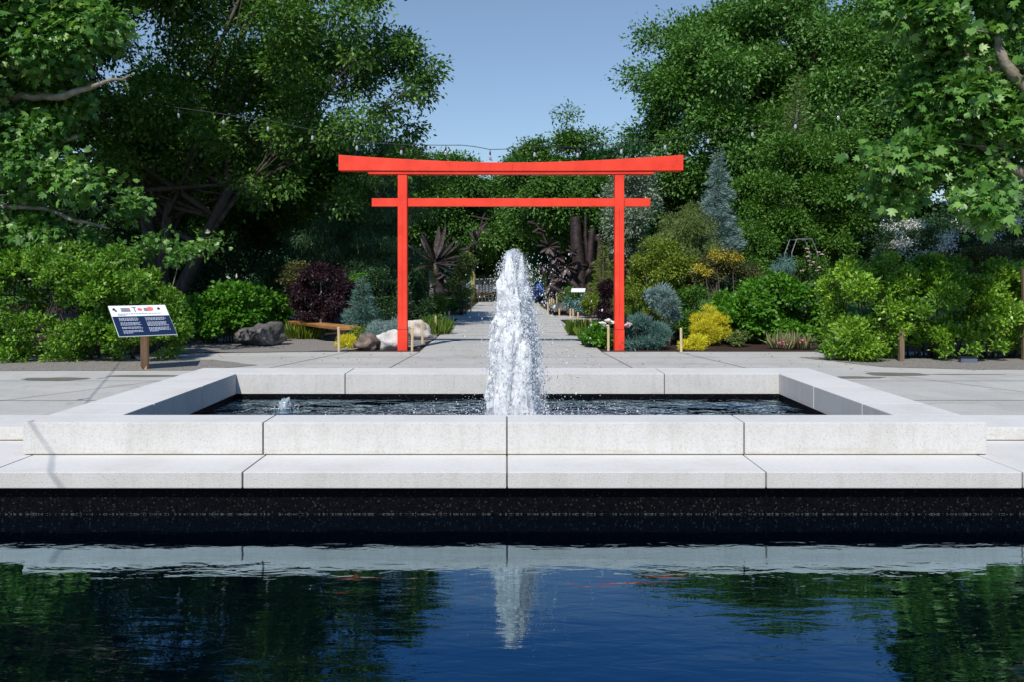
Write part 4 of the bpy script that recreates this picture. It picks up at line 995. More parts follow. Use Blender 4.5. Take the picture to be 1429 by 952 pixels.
plant('plane_shoot', 'bright lobed-leaf shoots spilling over the top of the left hedge', 'shrub', [E(140, 352, 85, 22, 17.6, .7), E(235, 345, 55, 17, 17.4, .5), E(292, 338, 40, 9, 17.3, .3), E(170, 385, 60, 18, 17.3, .4)], .10, 300, 8, .09, 'L_plane', tmpl=T_PLANE, K=26, sub=.3, base=(GX(150, 17.8), 17.8, 0), stems=3, barkmat='planebark')
plant('clipped_shrub', 'pale tipped bushy shrub at the left end of the right hedge', 'shrub', [E(1205, 428, 68, 66, 16.9, 1.0), E(1195, 475, 50, 32, 16.4, .6), E(1225, 385, 62, 26, 17, .8)], .072, 3000, 10, .045, 'L_hedge2', base=(GX(1210, 16.9), 16.9, 0), K=60, sub=.25, stems=12, shell=(.6, .9), up=.5, droop=-.3)
plant('clipped_shrub', 'shaded green shrub in the middle of the right hedge above the short post', 'shrub', [E(1300, 420, 72, 58, 17.0, .9), E(1285, 445, 40, 36, 16.4, .5), E(1320, 390, 70, 28, 17.2, .8)], .072, 3000, 10, .045, 'L_hedge', base=(GX(1300, 17.0), 17.0, 0), K=56, sub=.25, stems=14, shell=(.6, .9), up=.5, droop=-.3)
plant('clipped_shrub', 'loose bright shrub at the right picture edge beside the tall timber post', 'shrub', [E(1405, 425, 62, 66, 16.9, .9), E(1365, 470, 42, 36, 16.4, .5), E(1470, 430, 60, 70, 17, .9)], .074, 2700, 10, .048, 'L_hedge2', base=(GX(1400, 16.9), 16.9, 0), K=56, sub=.25, stems=14, shell=(.6, .9), up=.5, droop=-.3)
plant('low_shrub', 'small bright green tuft at the foot of the right hedge on the gravel', 'shrub', [E(1200, 487, 34, 16, 16.2, .35)], .066, 230, 10, .05, 'L_hedge2', K=12, sub=.4, droop=-.2)
plant('low_shrub', 'small bright sprawling tuft left of the ground light', 'shrub', [E(1335, 478, 30, 22, 16.2, .3), E(1375, 455, 24, 25, 16.25, .3)], .07, 260, 10, .055, 'L_hedge2', K=14, sub=.4, droop=-.2)

# ------------------------------------------------------------------ right bed
plant('hornbeam', 'broad rounded dense green tree right of the blue spruce', 'tree', [E(1120, 275, 100, 92, 30, 2.4), E(1075, 305, 62, 66, 29.5, 1.8), E(1175, 260, 60, 80, 30, 1.9), E(1130, 215, 48, 42, 30, 1.2), E(1190, 195, 30, 34, 30, .8), E(1120, 345, 85, 40, 29.5, 2)], .115, 5600, 16, .16, 'L_horn', base=(GX(1125, 30), 30, 0), K=110, sub=.2, trunk=(W(1125, 345, 30), .17), nl=16)
conifer('cypress', 'tall narrow olive conifer standing between the tall maple and the rounded tree', (GX(1112, 34), 34, 0), 9.6, 1.25, 'L_olive', leaf=.17, levels=44, arms=13, needles=22, seed=61, trunk_r=.14, sig=.10)
conifer('blue_spruce', 'slender leaning silver-blue spruce behind the right end of the gate', (GX(1002, 26), 26, .0), 5.45, .72, 'L_blue', leaf=.11, levels=38, arms=12, needles=46, seed=62, lowz=.22, sig=.07, trunk_r=.04, droop=.35, irregular=.62)
plant('golden_cypress', 'olive-green feathery cypress in front of the blue spruce', 'conifer', [E(962, 325, 40, 40, 25, .9), E(945, 350, 34, 32, 24.6, .8), E(985, 360, 30, 40, 24.8, .7)], .10, 1500, 16, .09, 'L_olive', tmpl=T_NEEDLE, K=44, sub=.28, base=(GX(962, 25), 25, 0), trunk=(W(962, 380, 25), .07), droop=.5)
plant('yellow_green_maple', 'airy yellow-green shrub right beside the right gate post', 'shrub', [E(918, 362, 40, 30, 23.5, .8), E(940, 385, 40, 38, 23.3, .8), E(900, 390, 28, 34, 23.3, .6), E(925, 420, 42, 22, 23, .7)], .075, 1500, 14, .09, 'L_ygreen', K=46, sub=.26, base=(GX(925, 23.5), 23.5, 0), stems=10)
plant('golden_locust', 'small standard tree with a flat gold and bronze crown on a thin stem', 'tree', [E(1008, 372, 34, 20, 22.2, .55), E(985, 385, 24, 12, 22, .4), E(1035, 380, 22, 18, 22, .4)], .06, 750, 14, .06, 'L_bronze', K=30, sub=.28, base=(*G(997, 478)[:2], 0), trunk=(W(1000, 395, 21.8), .035), nl=8)
plant('golden_sprig', 'glowing gold leaves capping the small standard tree', 'foliage', [E(1012, 360, 22, 9, 21.9, .35), E(984, 376, 15, 8, 21.7, .25)], .055, 190, 12, .05, 'L_goldleaf', K=12, sub=.32, base=(*G(997, 478)[:2], .02), stems=3)
plant('mounded_shrub', 'wide mound of broad bright green leaves in the middle of the right bed', 'shrub', [E(1072, 432, 68, 48, 20.8, 1.0), E(1040, 445, 46, 36, 20.4, .7), E(1110, 440, 40, 40, 20.6, .7)], .095, 1700, 12, .08, 'L_bright', tmpl=T_OVAL, base=(GX(1072, 20.8), 20.8, 0), K=60, sub=.22, stems=12, shell=(.65, .9))
plant('green_shrub', 'medium green shrub behind the golden thuja and the thin stem', 'shrub', [E(975, 430, 34, 36, 21.6, .6), E(960, 455, 36, 24, 21, .5)], .065, 700, 13, .06, 'L_horn', K=26, sub=.3, stems=6)
plant('green_shrub', 'rounded fresh green shrub behind the pine standard', 'shrub', [E(885, 425, 26, 26, 22.2, .45), E(905, 445, 30, 22, 21.6, .5)], .06, 560, 12, .06, 'L_ygreen', K=22, sub=.3, stems=6)
plant('purple_maple', 'small dark purple maple behind the right gate post', 'shrub', [E(882, 388, 17, 16, 25, .4), E(875, 398, 14, 12, 25, .35)], .055, 380, 12, .05, 'L_purple', K=16, sub=.32, trunk=(W(881, 408, 25), .03), nl=6)
plant('barberry', 'low dark purple shrub left of the right gate post', 'shrub', [E(852, 436, 19, 17, 22.4, .4), E(840, 448, 14, 9, 22, .3)], .05, 430, 12, .045, 'L_purple', K=16, sub=.32, stems=6)
plant('golden_thuja', 'bright golden-yellow rounded conifer in the right bed', 'conifer', [E(990, 460, 27, 25, 19.9, .45), E(990, 440, 13, 14, 19.9, .22)], .062, 900, 15, .035, 'L_gold', tmpl=T_NEEDLE, K=40, sub=.26, droop=-.5, zmin=.05, stems=4)
plant('golden_thuja', 'low cushion of yellow-green conifer beside a stake in the right bed', 'conifer', [E(967, 480, 19, 10, 18.75, .3)], .06, 340, 14, .035, 'L_gold', tmpl=T_NEEDLE, K=18, sub=.32, droop=-.4)
plant('low_shrub', 'low yellow-green cushion of leaves right of the golden conifer', 'shrub', [E(1030, 474, 14, 9, 19.6, .3)], .055, 150, 10, .04, 'L_olive', K=8, sub=.4, stems=3)
# pine standard
x, y, _ = G(934, 483)
o, rg, lb = plant('pine_standard', 'small grafted pine with blue-grey needle puffs on a thin pale stem', 'tree', [E(920, 412, 11, 17, 19.7, .2), E(931, 424, 13, 10, 19.6, .2), E(938, 438, 9, 8, 19.7, .15)], .115, 360, 20, .045, 'L_blue', tmpl=T_NEEDLE, K=16, sub=.36, base=(x, y, 0), droop=-.3)
MB().tube([(x, y, 0), (x + .02, y, .35), (x - .05, y, .75), (x - .12, y, 1.05), (x - .16, y, 1.3)], [.03, .027, .024, .02, .01], 7).build('trunk', M['palebark'], o, smooth=True)
plant('blue_juniper', 'spiky blue-green juniper at the foot of the right gate post', 'conifer', [E(888, 462, 20, 24, 18.9, .35), E(880, 478, 16, 12, 18.75, .28)], .085, 520, 16, .05, 'L_bluegreen', tmpl=T_NEEDLE, K=22, sub=.32, droop=-.35, stems=4)
plant('blue_juniper', 'second blue-green juniper, between the gate post juniper and the pine stem', 'conifer', [E(915, 468, 17, 17, 18.9, .33), E(908, 480, 18, 9, 18.75, .26)], .08, 430, 16, .045, 'L_bluegreen', tmpl=T_NEEDLE, K=18, sub=.32, droop=-.35, stems=4)
plant('low_shrub', 'soft grey-green shrub behind the pine stem', 'shrub', [E(950, 440, 13, 12, 20.9, .3), E(953, 460, 13, 12, 20.8, .3)], .06, 260, 12, .05, 'L_horn', K=14, sub=.35, stems=4)
x, y, _ = G(905, 470)
o, rg, lb = plant('flowering_plant', 'small plant with crimson pink flowers behind the blue junipers', 'plant', [E(905, 446, 16, 14, 20.2, .3)], .05, 140, 9, .05, 'L_ygreen', K=9, sub=.4, stems=4)
flowers(o, [W(898 + 14 * rg.random(), 438 + 16 * rg.random(), 19.95) for _ in range(16)], .09, 'petal_red', rg)
o, rg, lb = plant('peony', 'leafy plant with white peony blooms left of the right gate post', 'plant', [E(833, 469, 14, 14, 19.3, .25), E(840, 477, 10, 9, 19.1, .18)], .085, 200, 9, .06, 'L_bright', K=16, sub=.34, stems=6, seed=333)
flowers(o, [W(841, 452, 18.6), W(848, 448, 18.6), W(852, 450, 18.65), W(845, 455, 18.6)], .15, 'petal_white', rg)
o, rg, lb = plant('peony', 'leafy plant with a pale pink peony bloom right of the right gate post', 'plant', [E(873, 470, 10, 18, 19.2, .22)], .09, 110, 9, .05, 'L_bright', K=8, sub=.4, stems=3, seed=334)
flowers(o, [W(874.5, 455, 18.6), W(878, 453.5, 18.65)], .17, 'petal_rose', rg)
o, rg = grass_clump('iris', 'spiky green plant in the mulch left of the white peonies', (GX(828, 19.8), 19.8, 0), .42, .5, 240, 'L_grass', seed=8)
o, rg = grass_clump('daylily', 'yellow-green strappy plant beside the stakes on the right edge of the path', (GX(826, 21.4), 21.4, 0), .5, .6, 260, 'L_ygreen' , seed=9)
o, rg = grass_clump('daylily', 'dark green strappy plant at the far end of the right mulch edge', (GX(808, 23.6), 23.6, 0), .42, .6, 260, 'L_grass', seed=10)
o, rg = grass_clump('feather_grass', 'straw and pink tufted grass on the mulch left of the right hedge', (GX(1093, 18.9), 18.9, 0), .45, .4, 90, 'L_straw', cat='grass plant', seed=11, wide=1.2, spread=.95)
flowers(o, [W(1087 + 12 * rg.random(), 478 + 6 * rg.random(), 18.7) for _ in range(14)], .08, 'petal_pink', rg)
o, rg = grass_clump('feather_grass', 'second straw and pink tufted grass, nearer the right hedge', (GX(1116, 18.9), 18.9, 0), .38, .35, 80, 'L_straw', cat='grass plant', seed=12, wide=1.2, spread=.95)
flowers(o, [W(1111 + 12 * rg.random(), 475 + 6 * rg.random(), 18.7) for _ in range(14)], .08, 'petal_pink', rg)
# small blue ornament flower
o, rg = grass_clump('blue_iris', 'small plant with vivid blue flowers behind the right gate post', (GX(901, 21), 21, 0), 1.0, .3, 60, 'L_grass', seed=13, spread=.25)
flowers(o, [W(899 + 6 * rg.random(), 409 + 9 * rg.random(), 20.7) for _ in range(9)], .10, 'petal_blue', rg)
# arbor with climbing rose
arb = thing('garden_arbor', (GX(1122, 24), 24, 0), 'thin grey metal rose arch behind the wide green mound', 'arbor')
for dy in (0, .6):
    mb = MB(); xa, xb_, xc, xd = GX(1105, 24), GX(1112, 24), GX(1133, 24), GX(1141, 24); zt = zpx(333, 24); zm = zpx(352, 24)
    mb.tube([(xa, 24 + dy, 0), (xa, 24 + dy, zm), (xb_, 24 + dy, zt), (xc, 24 + dy, zt), (xd, 24 + dy, zm), (xd, 24 + dy, 0)], .016, 6); mb.build('arch_frame', M['wire'], arb)
mb = MB()
for q in (.55, .95, 1.35, 1.7, 2.0):
    for xx in (xa, xd): mb.tube([(xx, 24, q), (xx, 24.6, q)], .01, 5)
for xx in (xb_, (xb_ + xc) / 2, xc): mb.tube([(xx, 24, zt), (xx, 24.6, zt)], .01, 5)
mb.build('rung', M['wire'], arb)
o, rg, lb = plant('climbing_rose', 'climbing rose with pale pink blooms on the metal arch', 'plant', [E(1135, 372, 20, 24, 23.8, .3), E(1108, 365, 10, 22, 23.8, .25)], .055, 240, 10, .08, 'L_horn', K=16, sub=.35, stems=6, seed=335)
flowers(o, [W(px, py, 23.4) for px, py in ((1128, 352), (1127, 358), (1129, 364), (1142, 352), (1147, 355), (1126, 347), (1135, 366), (1143, 373), (1119, 378), (1140, 378), (1131, 370))], .09, 'petal_rose', rg)
plant('weeping_spruce', 'small grey-blue weeping conifer left of the rose arch', 'conifer', [E(1096, 368, 14, 9, 23.5, .3)], .09, 160, 14, .06, 'L_bluegreen', tmpl=T_NEEDLE, K=9, sub=.4, droop=.9, stems=4)
conifer('arborvitae', 'small dark green pointed conifer behind the right hedge', (GX(1232, 23), 23, 0), 2.55, .75, 'L_weep', leaf=.09, levels=22, arms=10, needles=24, seed=66, droop=.6)
o, rg, lb = plant('dogwood', 'dark layered shrub dusted with white blossom behind the right hedge', 'shrub', [E(1290, 335, 85, 34, 24, 1.3), E(1390, 325, 80, 44, 24, 1.4), E(1250, 360, 50, 20, 23.2, .8)], .07, 1900, 13, .10, 'L_dark', K=54, sub=.25, base=(GX(1320, 24), 24, 0), stems=12, flat=.5, seed=336)
P, A, Nn, rnd, _l = foliage(rg, [E(1290, 330, 82, 28, 22.8, .9), E(1390, 318, 76, 34, 22.8, .9), E(1265, 355, 70, 9, 22.0, .6)], 50, .22, 620, 9, .07, 0, 1.5, 1.2, (.3, .9), .25)
leaves('blossom', P, A, Nn, .046 * rg.uniform(.7, 1.3, len(P)), M['petal_white'], o, T_OVAL, rnd)
plant('bronze_shrub', 'dull bronze-green shrub behind the right hedge at its right end', 'shrub', [E(1375, 362, 36, 18, 20.5, .5)], .06, 420, 12, .06, 'L_bronze', K=14, sub=.35, stems=6)
plant('silver_tree', 'silvery grey-green leafy tree behind the right gate post', 'tree', [E(885, 270, 34, 60, 44, 1.5), E(878, 325, 36, 50, 43, 1.5)], .14, 1500, 15, .2, 'L_silver', K=44, sub=.26, base=(GX(885, 44), 44, 0), trunk=(W(885, 370, 44), .1), nl=10)
plant('ornamental_shrub', 'dark green shrub filling the gap behind the golden standard', 'shrub', [E(1030, 350, 55, 42, 27.5, 1.2), E(1050, 395, 60, 30, 26, 1.2)], .09, 1100, 13, .1, 'L_horn', K=36, sub=.28, stems=8)

# ------------------------------------------------------------------ left bed
plant('mounded_shrub', 'row of bright green leafy shrubs left of the grey boulder', 'shrub', [E(322, 432, 46, 34, 20.5, .8), E(290, 438, 40, 30, 20.2, .7)], .095, 900, 12, .08, 'L_bright', tmpl=T_OVAL, K=36, sub=.26, stems=16, shell=(.65, .9), base=(GX(310, 20.5), 20.5, 0))
plant('mounded_shrub', 'bright green shrub between the grey boulder and the dark red maple', 'shrub', [E(368, 432, 34, 32, 23.6, .7)], .10, 560, 12, .08, 'L_bright', tmpl=T_OVAL, K=24, sub=.3, stems=12, shell=(.65, .9))
o, rg, lb = plant('japanese_maple', 'dark purple-red Japanese maple behind the bench', 'tree', [E(452, 400, 46, 30, 22.6, .9), E(432, 425, 32, 26, 22.4, .7), E(475, 425, 30, 24, 22.4, .7), E(462, 380, 26, 14, 22.6, .5)], .065, 1800, 14, .075, 'L_purple', K=60, sub=.24, base=(GX(453, 22.6), 22.6, 0), droop=.6, flat=.6)
mb = MB(); bx_, by_ = GX(449, 22.2), 22.2
mb.tube([(bx_, by_, 0), (bx_ - .02, by_, .4), (bx_, by_, 1.0), (bx_ - .03, by_, 1.5)], [.028, .024, .018, .01], 6)
for i in range(10):
    e = Vector(lb[0][rg.integers(len(lb[0]))]); mb.tube(curve((bx_, by_, .3 + .1 * i), e, (0, 0, .1), 5), [.018, .014, .012, .009, .005], 5)
mb.build('trunk', M['palebark'], o, smooth=True)
plant('green_shrub', 'light green shrub peeping out right of the dark red maple', 'shrub', [E(497, 392, 20, 16, 24, .5), E(508, 405, 14, 22, 24, .4)], .07, 330, 12, .06, 'L_bright', K=14, sub=.34, stems=5)
plant('bronze_shrub', 'brownish green shrub between the bright shrubs and the dark red maple', 'shrub', [E(412, 385, 26, 18, 24, .6)], .065, 330, 12, .06, 'L_bronze', K=12, sub=.34, stems=5)
conifer('dwarf_pine', 'small conical blue-green pine right of the bench', (GX(505, 21.6), 21.6, 0), 1.62, .52, 'L_bluegreen', leaf=.075, levels=22, arms=11, needles=26, seed=67, droop=-.15, sig=.04, trunk_r=.03)
plant('low_juniper', 'spreading pale blue juniper behind the brown and white boulders', 'conifer', [E(535, 462, 24, 13, 19.7, .5), E(555, 468, 20, 12, 19.8, .4), E(516, 462, 14, 10, 19.6, .3)], .065, 620, 15, .04, 'L_blue', tmpl=T_NEEDLE, K=26, sub=.32, droop=-.3, base=(GX(535, 19.7), 19.7, 0), stems=4)
plant('golden_thuja', 'low yellow cushion shrub beside the stake at the bench corner', 'conifer', [E(484, 479, 15, 11, 19.2, .27)], .055, 330, 14, .03, 'L_gold', tmpl=T_NEEDLE, K=18, sub=.34, droop=-.5)
o, rg = grass_clump('yellow_grass', 'tuft of pale yellow grass under the bench', (GX(421, 22.3), 22.3, 0), .42, .7, 260, 'L_ygreen', cat='grass plant', seed=14, spread=.9, wide=1.5)
plant('low_shrub', 'small yellow-green plant behind the brown boulder', 'shrub', [E(505, 466, 14, 7, 19.9, .25)], .05, 120, 10, .04, 'L_ygreen', K=7, sub=.4, stems=3)
plant('low_shrub', 'yellow-green plant tucked behind the left gate post', 'shrub', [E(552, 455, 12, 10, 20.6, .3)], .06, 150, 10, .05, 'L_ygreen', K=8, sub=.4, stems=3)
# dark hanging conifers between the maple and the gate
plant('weeping_hemlock', 'big dark weeping conifer with layered drooping boughs left of the gate', 'conifer', [E(480, 330, 92, 30, 27, 1.8), E(520, 300, 70, 34, 27.5, 1.6), E(455, 362, 60, 22, 26.6, 1.3), E(540, 350, 50, 36, 26.8, 1.3), E(515, 385, 50, 30, 26.5, 1.3), E(545, 262, 44, 30, 28, 1.3)], .12, 3200, 18, .14, 'L_weep', tmpl=T_NEEDLE, K=90, sub=.22, base=(GX(510, 27), 27, 0), trunk=(W(515, 330, 27), .15), nl=16, droop=.9, flat=.45)
plant('dark_shrub', 'dark green upright shrub directly left of the left gate post', 'shrub', [E(535, 405, 28, 38, 23.6, .6), E(545, 435, 24, 22, 22.8, .5), E(520, 430, 20, 24, 23, .5)], .065, 950, 13, .07, 'L_dark', K=34, sub=.26, stems=8)
plant('dark_shrub', 'dark green shrub right of the left gate post by the shaded path', 'shrub', [E(585, 430, 24, 16, 26, .7), E(600, 440, 20, 12, 25.5, .5), E(580, 405, 14, 30, 27, .6)], .065, 620, 13, .07, 'L_dark', K=26, sub=.28, stems=6)
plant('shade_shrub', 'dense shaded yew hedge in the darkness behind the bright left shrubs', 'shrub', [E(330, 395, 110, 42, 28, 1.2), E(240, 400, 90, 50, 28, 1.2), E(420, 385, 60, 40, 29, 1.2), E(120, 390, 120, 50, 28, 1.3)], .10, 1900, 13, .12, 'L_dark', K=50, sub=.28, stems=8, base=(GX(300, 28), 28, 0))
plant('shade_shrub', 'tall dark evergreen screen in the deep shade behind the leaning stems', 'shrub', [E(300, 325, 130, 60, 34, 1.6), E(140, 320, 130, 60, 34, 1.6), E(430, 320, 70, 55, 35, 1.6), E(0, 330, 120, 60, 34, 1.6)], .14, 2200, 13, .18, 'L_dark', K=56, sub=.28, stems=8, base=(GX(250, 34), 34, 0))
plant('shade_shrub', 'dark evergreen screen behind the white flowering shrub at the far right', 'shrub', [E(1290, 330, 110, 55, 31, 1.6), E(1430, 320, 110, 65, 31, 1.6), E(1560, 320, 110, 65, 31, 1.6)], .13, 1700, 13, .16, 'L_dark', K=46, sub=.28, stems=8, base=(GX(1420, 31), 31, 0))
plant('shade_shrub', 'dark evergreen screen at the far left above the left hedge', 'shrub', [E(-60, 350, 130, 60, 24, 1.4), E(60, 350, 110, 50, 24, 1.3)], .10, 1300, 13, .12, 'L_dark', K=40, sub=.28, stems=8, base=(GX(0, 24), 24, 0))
plant('low_shrub', 'leafy groundcover plant at the edge of the shaded path on the left', 'shrub', [E(603, 452, 18, 10, 25, .6), E(615, 446, 14, 8, 27, .6)], .07, 260, 11, .06, 'L_horn', K=14, sub=.36, stems=3)
o, rg = grass_clump('daylily', 'green strappy plants between the pale boulder and the path', (GX(606, 24.2), 24.2, 0), .45, .9, 280, 'L_grass', seed=15, spread=.7)
# planting further back, left of the path
conifer('columnar_conifer', 'narrow light green conifer between the left gate post and the spiky sculpture', (GX(597, 33), 33, 0), 2.8, .62, 'L_ygreen', leaf=.09, levels=26, arms=9, needles=20, seed=68, droop=.3, irregular=.4)
plant('orange_tipped_tree', 'small green tree with reddish tips right of the spiky sculpture', 'tree', [E(648, 370, 15, 22, 36, .5), E(645, 398, 17, 18, 36, .5)], .08, 560, 12, .09, 'L_olive', K=22, sub=.3, stems=6)
plant('low_shrub', 'yellow-green rounded shrub beyond the left bed', 'shrub', [E(598, 418, 18, 11, 34, .6), E(612, 424, 14, 8, 33, .5)], .075, 300, 12, .07, 'L_ygreen', K=14, sub=.35, stems=3)
plant('low_shrub', 'green shrub beside the small pale boulder in the far left bed', 'shrub', [E(620, 425, 15, 12, 36, .6), E(606, 430, 12, 9, 35, .5)], .08, 280, 12, .07, 'L_horn', K=12, sub=.35, stems=3)
o, rg, lb = plant('flowering_plant', 'green bush with a few white flowers beside the tall far stake', 'plant', [E(646, 424, 13, 9, 38, .5)], .07, 160, 10, .06, 'L_horn', K=8, sub=.4, stems=3, seed=337)
flowers(o, [W(641, 416, 37.4), W(645, 414, 37.4), W(649, 419, 37.4)], .16, 'petal_white', rg)
# planting further back, right of the path
conifer('columnar_conifer', 'narrow light green conifer in front of the metal tubes, left of the right gate post', (GX(842, 34), 34, 0), 3.0, .75, 'L_ygreen', leaf=.10, levels=26, arms=9, needles=20, seed=69, droop=.3, irregular=.4)
plant('low_shrub', 'round yellow-green shrub in the far bed left of the right gate post', 'shrub', [E(823, 424, 14, 11, 33, .4)], .07, 240, 12, .05, 'L_ygreen', K=12, sub=.36, stems=3)
plant('purple_shrub', 'dark purple shrub in the far bed against the right gate post', 'shrub', [E(848, 405, 13, 12, 31, .4)], .07, 220, 12, .06, 'L_purple', K=10, sub=.36, stems=3)
plant('hosta', 'flat spreading blue-grey foliage behind the light grey boulder', 'plant', [E(802, 421, 14, 4, 35, .4), E(812, 427, 14, 3, 34, .4)], .11, 120, 9, .07, 'L_bluegreen', tmpl=T_OVAL, K=8, sub=.4, stems=2)
plant('low_shrub', 'green bush beneath the small white garden sign', 'shrub', [E(804, 412, 14, 9, 37, .5)], .08, 200, 11, .07, 'L_horn', K=10, sub=.36, stems=3)
plant('low_shrub', 'mixed green bush behind the row of far stakes', 'shrub', [E(775, 424, 9, 8, 38, .4), E(790, 410, 12, 8, 42, .5)], .08, 180, 11, .07, 'L_olive', K=10, sub=.36, stems=3)
sg = thing('garden_sign', (GX(807, 35.5), 35.5, 0), 'small white information panel on a post in the far right bed', 'sign')
xs_ = GX(807, 35.5); MB().tube([(xs_, 35.5, 0), (xs_, 35.5, .98)], .03, 6).build('post', M['steel'], sg)
MB().obox((xs_, 35.5, 1.05), (.29, .03, 0), (0.03, .17, .07), (0, -.005, .012)).build('panel', M['signwhite'], sg)

# ------------------------------------------------------------------ metal plant sculptures
def blade(mb, p, dirv, L, w, bend=.15, thick=.03, n=7, up=(0, -.4, 1)):
    p = np.array(p, float); d_ = unit(np.array(dirv, float)); u = unit(np.array(up, float)); s = unit(np.cross(d_, u)); nn = np.cross(s, d_)
    vs = []; fs = []
    for i in range(n + 1):
        t = i / n; ww = w * (math.sin(math.pi * min(.999, t * .82 + .14)) ** .8) * (1 if t < .99 else .05)
        c = p + d_ * L * t + nn * (-bend * L * t * t)
        vs += [c - s * ww, c + nn * (thick + .25 * ww * 0) - s * 0, c + s * ww, c - nn * .22 * ww - nn * thick]
    for i in range(n):
        o = i * 4
        for k in range(4): fs.append((o + k, o + 4 + k, o + 4 + (k + 1) % 4, o + (k + 1) % 4))
    fs += [(0, 1, 2, 3), (n * 4 + 3, n * 4 + 2, n * 4 + 1, n * 4)]
    mb.add(vs, fs)
rs = np.random.default_rng(9)
ds = 42
sc = W(607, 366, ds)
s1 = thing('metal_sculpture', (sc[0], ds, 0), 'dark metal sculpture of a giant spiky agave rosette left of the path', 'sculpture')
mb = MB()
for ang in (158, 146, 133, 121, 108, 96, 84, 71, 60, 47, 35, 22, 8, -8, -30, 190, 172):
    a = R(ang); Lb = (1.75 if 20 < ang < 150 else 1.3) * rs.uniform(.88, 1.1)
    blade(mb, (sc[0], ds + rs.normal() * .1, sc[2]), (math.cos(a), rs.normal() * .35, math.sin(a)), Lb, .15, bend=.1 * rs.normal())
mb.build('rosette', M['sculpt'], s1)
mb = MB()
mb.tube([(sc[0] + .15, ds, -.05), (sc[0] + .3, ds, .9), (sc[0] + .05, ds, 1.7), (sc[0], ds, sc[2])], [.22, .2, .16, .2], 9)
mb.tube([(sc[0] + 1.2, ds, -.05), (sc[0] + .9, ds, .8), (sc[0] + .2, ds, 1.8)], [.16, .14, .1], 8)
mb.build('stalk', M['sculpt'], s1, smooth=True)
for k in range(24):
    mb = MB()
    blade(mb, (sc[0] + .25 + rs.normal() * .25, ds + rs.normal() * .25, .4 + rs.random() * 1.6), (rs.normal(), rs.normal() * .5, rs.normal() * .5), rs.uniform(.4, .8), .14)
    mb.build('lower_leaf', M['sculpt'], s1)
s2 = thing('metal_sculpture', (GX(660, 46), 46, 0), 'thin reaching metal branch sculpture with small leaves between the trees', 'sculpture')
mb = MB()
pts = [W(*p, 46) for p in ((645, 412), (648, 385), (646, 358), (655, 345), (665, 335), (671, 318), (673, 304), (678, 296))]
mb.tube(pts, [.13, .11, .1, .09, .08, .06, .05, .03], 7)
for i in range(16):
    c = pts[2 + int(rs.integers(0, 5))]; blade(mb, c, (rs.normal(), rs.normal() * .4, rs.normal() * .6 + .4), rs.uniform(.35, .8), .13)
mb.build('branch', M['sculpt'], s2)
ds = 44
s3 = thing('metal_sculpture', (GX(805, ds), ds, 0), 'tangle of tall dark metal tubes, trunks and rosettes right of the path', 'sculpture')
def horn(pxs, r0, r1, label='tube'):
    pts = [W(a, b, ds + dd) for a, b, dd in pxs]; n = len(pts)
    mb = MB(); mb.tube(pts, [r0 + (r1 - r0) * i / (n - 1) for i in range(n)], 14, caps=False)
    inner = [r0 * .8 + (r1 * .82 - r0 * .8) * i / (n - 1) for i in range(n)]
    mb.tube([(p[0], p[1], p[2]) for p in pts], inner, 14, caps=False)
    return mb.build(label, M['sculpt'], s3, smooth=True)
horn([(812, 425, 0), (808, 370, 0), (804, 335, 0), (803, 302, 0)], .36, .27)
horn([(826, 420, .4), (820, 360, .4), (817, 330, .4), (817, 300, .4)], .14, .07)
horn([(820, 420, -.3), (822, 370, -.3), (824, 345, -.3), (827, 318, -.3)], .20, .15)
horn([(838, 420, .5), (836, 370, .5), (835, 350, .5), (835, 327, .5)], .26, .24)
horn([(852, 420, .8), (850, 380, .8), (849, 352, .8)], .2, .19)
horn([(870, 400, 1), (872, 370, 1), (880, 352, 1)], .16, .12)
horn([(832, 424, -.8), (805, 402, -.8), (790, 384, -.7), (778, 368, -.6)], .2, .1)
horn([(770, 412, -.6), (785, 392, -.6), (800, 378, -.6), (808, 365, -.5)], .17, .1)
horn([(760, 413, -.4), (770, 398, -.4), (784, 388, -.4)], .18, .14)
horn([(800, 420, -1), (782, 406, -1), (768, 398, -1)], .14, .1)
for (a, b, r, nn_) in ((766, 343, .62, 9), (776, 357, .55, 8), (791, 371, .6, 9), (821, 371, .45, 8), (781, 385, .4, 7), (757, 372, .35, 7), (800, 350, .35, 7)):
    mb = MB(); c = W(a, b, ds - .9)
    for k in range(nn_):
        t = 2 * math.pi * k / nn_ + rs.random() * .3
        blade(mb, c, (math.cos(t), -.5 + rs.normal() * .2, math.sin(t) * .8), r * rs.uniform(.8, 1.15), .14, bend=.2)
    mb.build('rosette', M['sculpt'], s3)
mb = MB(); mb.tube([W(a, b, ds - .5) for a, b in ((782, 420), (777, 400), (770, 375), (765, 345), (757, 325), (748, 312))], [.1, .09, .08, .06, .05, .03], 7)
for k in range(10):
    c = W(*[(757, 325), (765, 343), (748, 312), (752, 318), (772, 370)][k % 5], ds - .5); blade(mb, c, (rs.normal(), -.3, rs.normal()), rs.uniform(.3, .55), .1)
for k in range(60):
    c = W(765 + 95 * rs.random(), 375 + 42 * rs.random(), ds - .6 + rs.random()); blade(mb, c, (rs.normal(), rs.normal() * .5, rs.normal()), rs.uniform(.3, .7), .13)
mb.build('stem_with_leaves', M['sculpt'], s3)

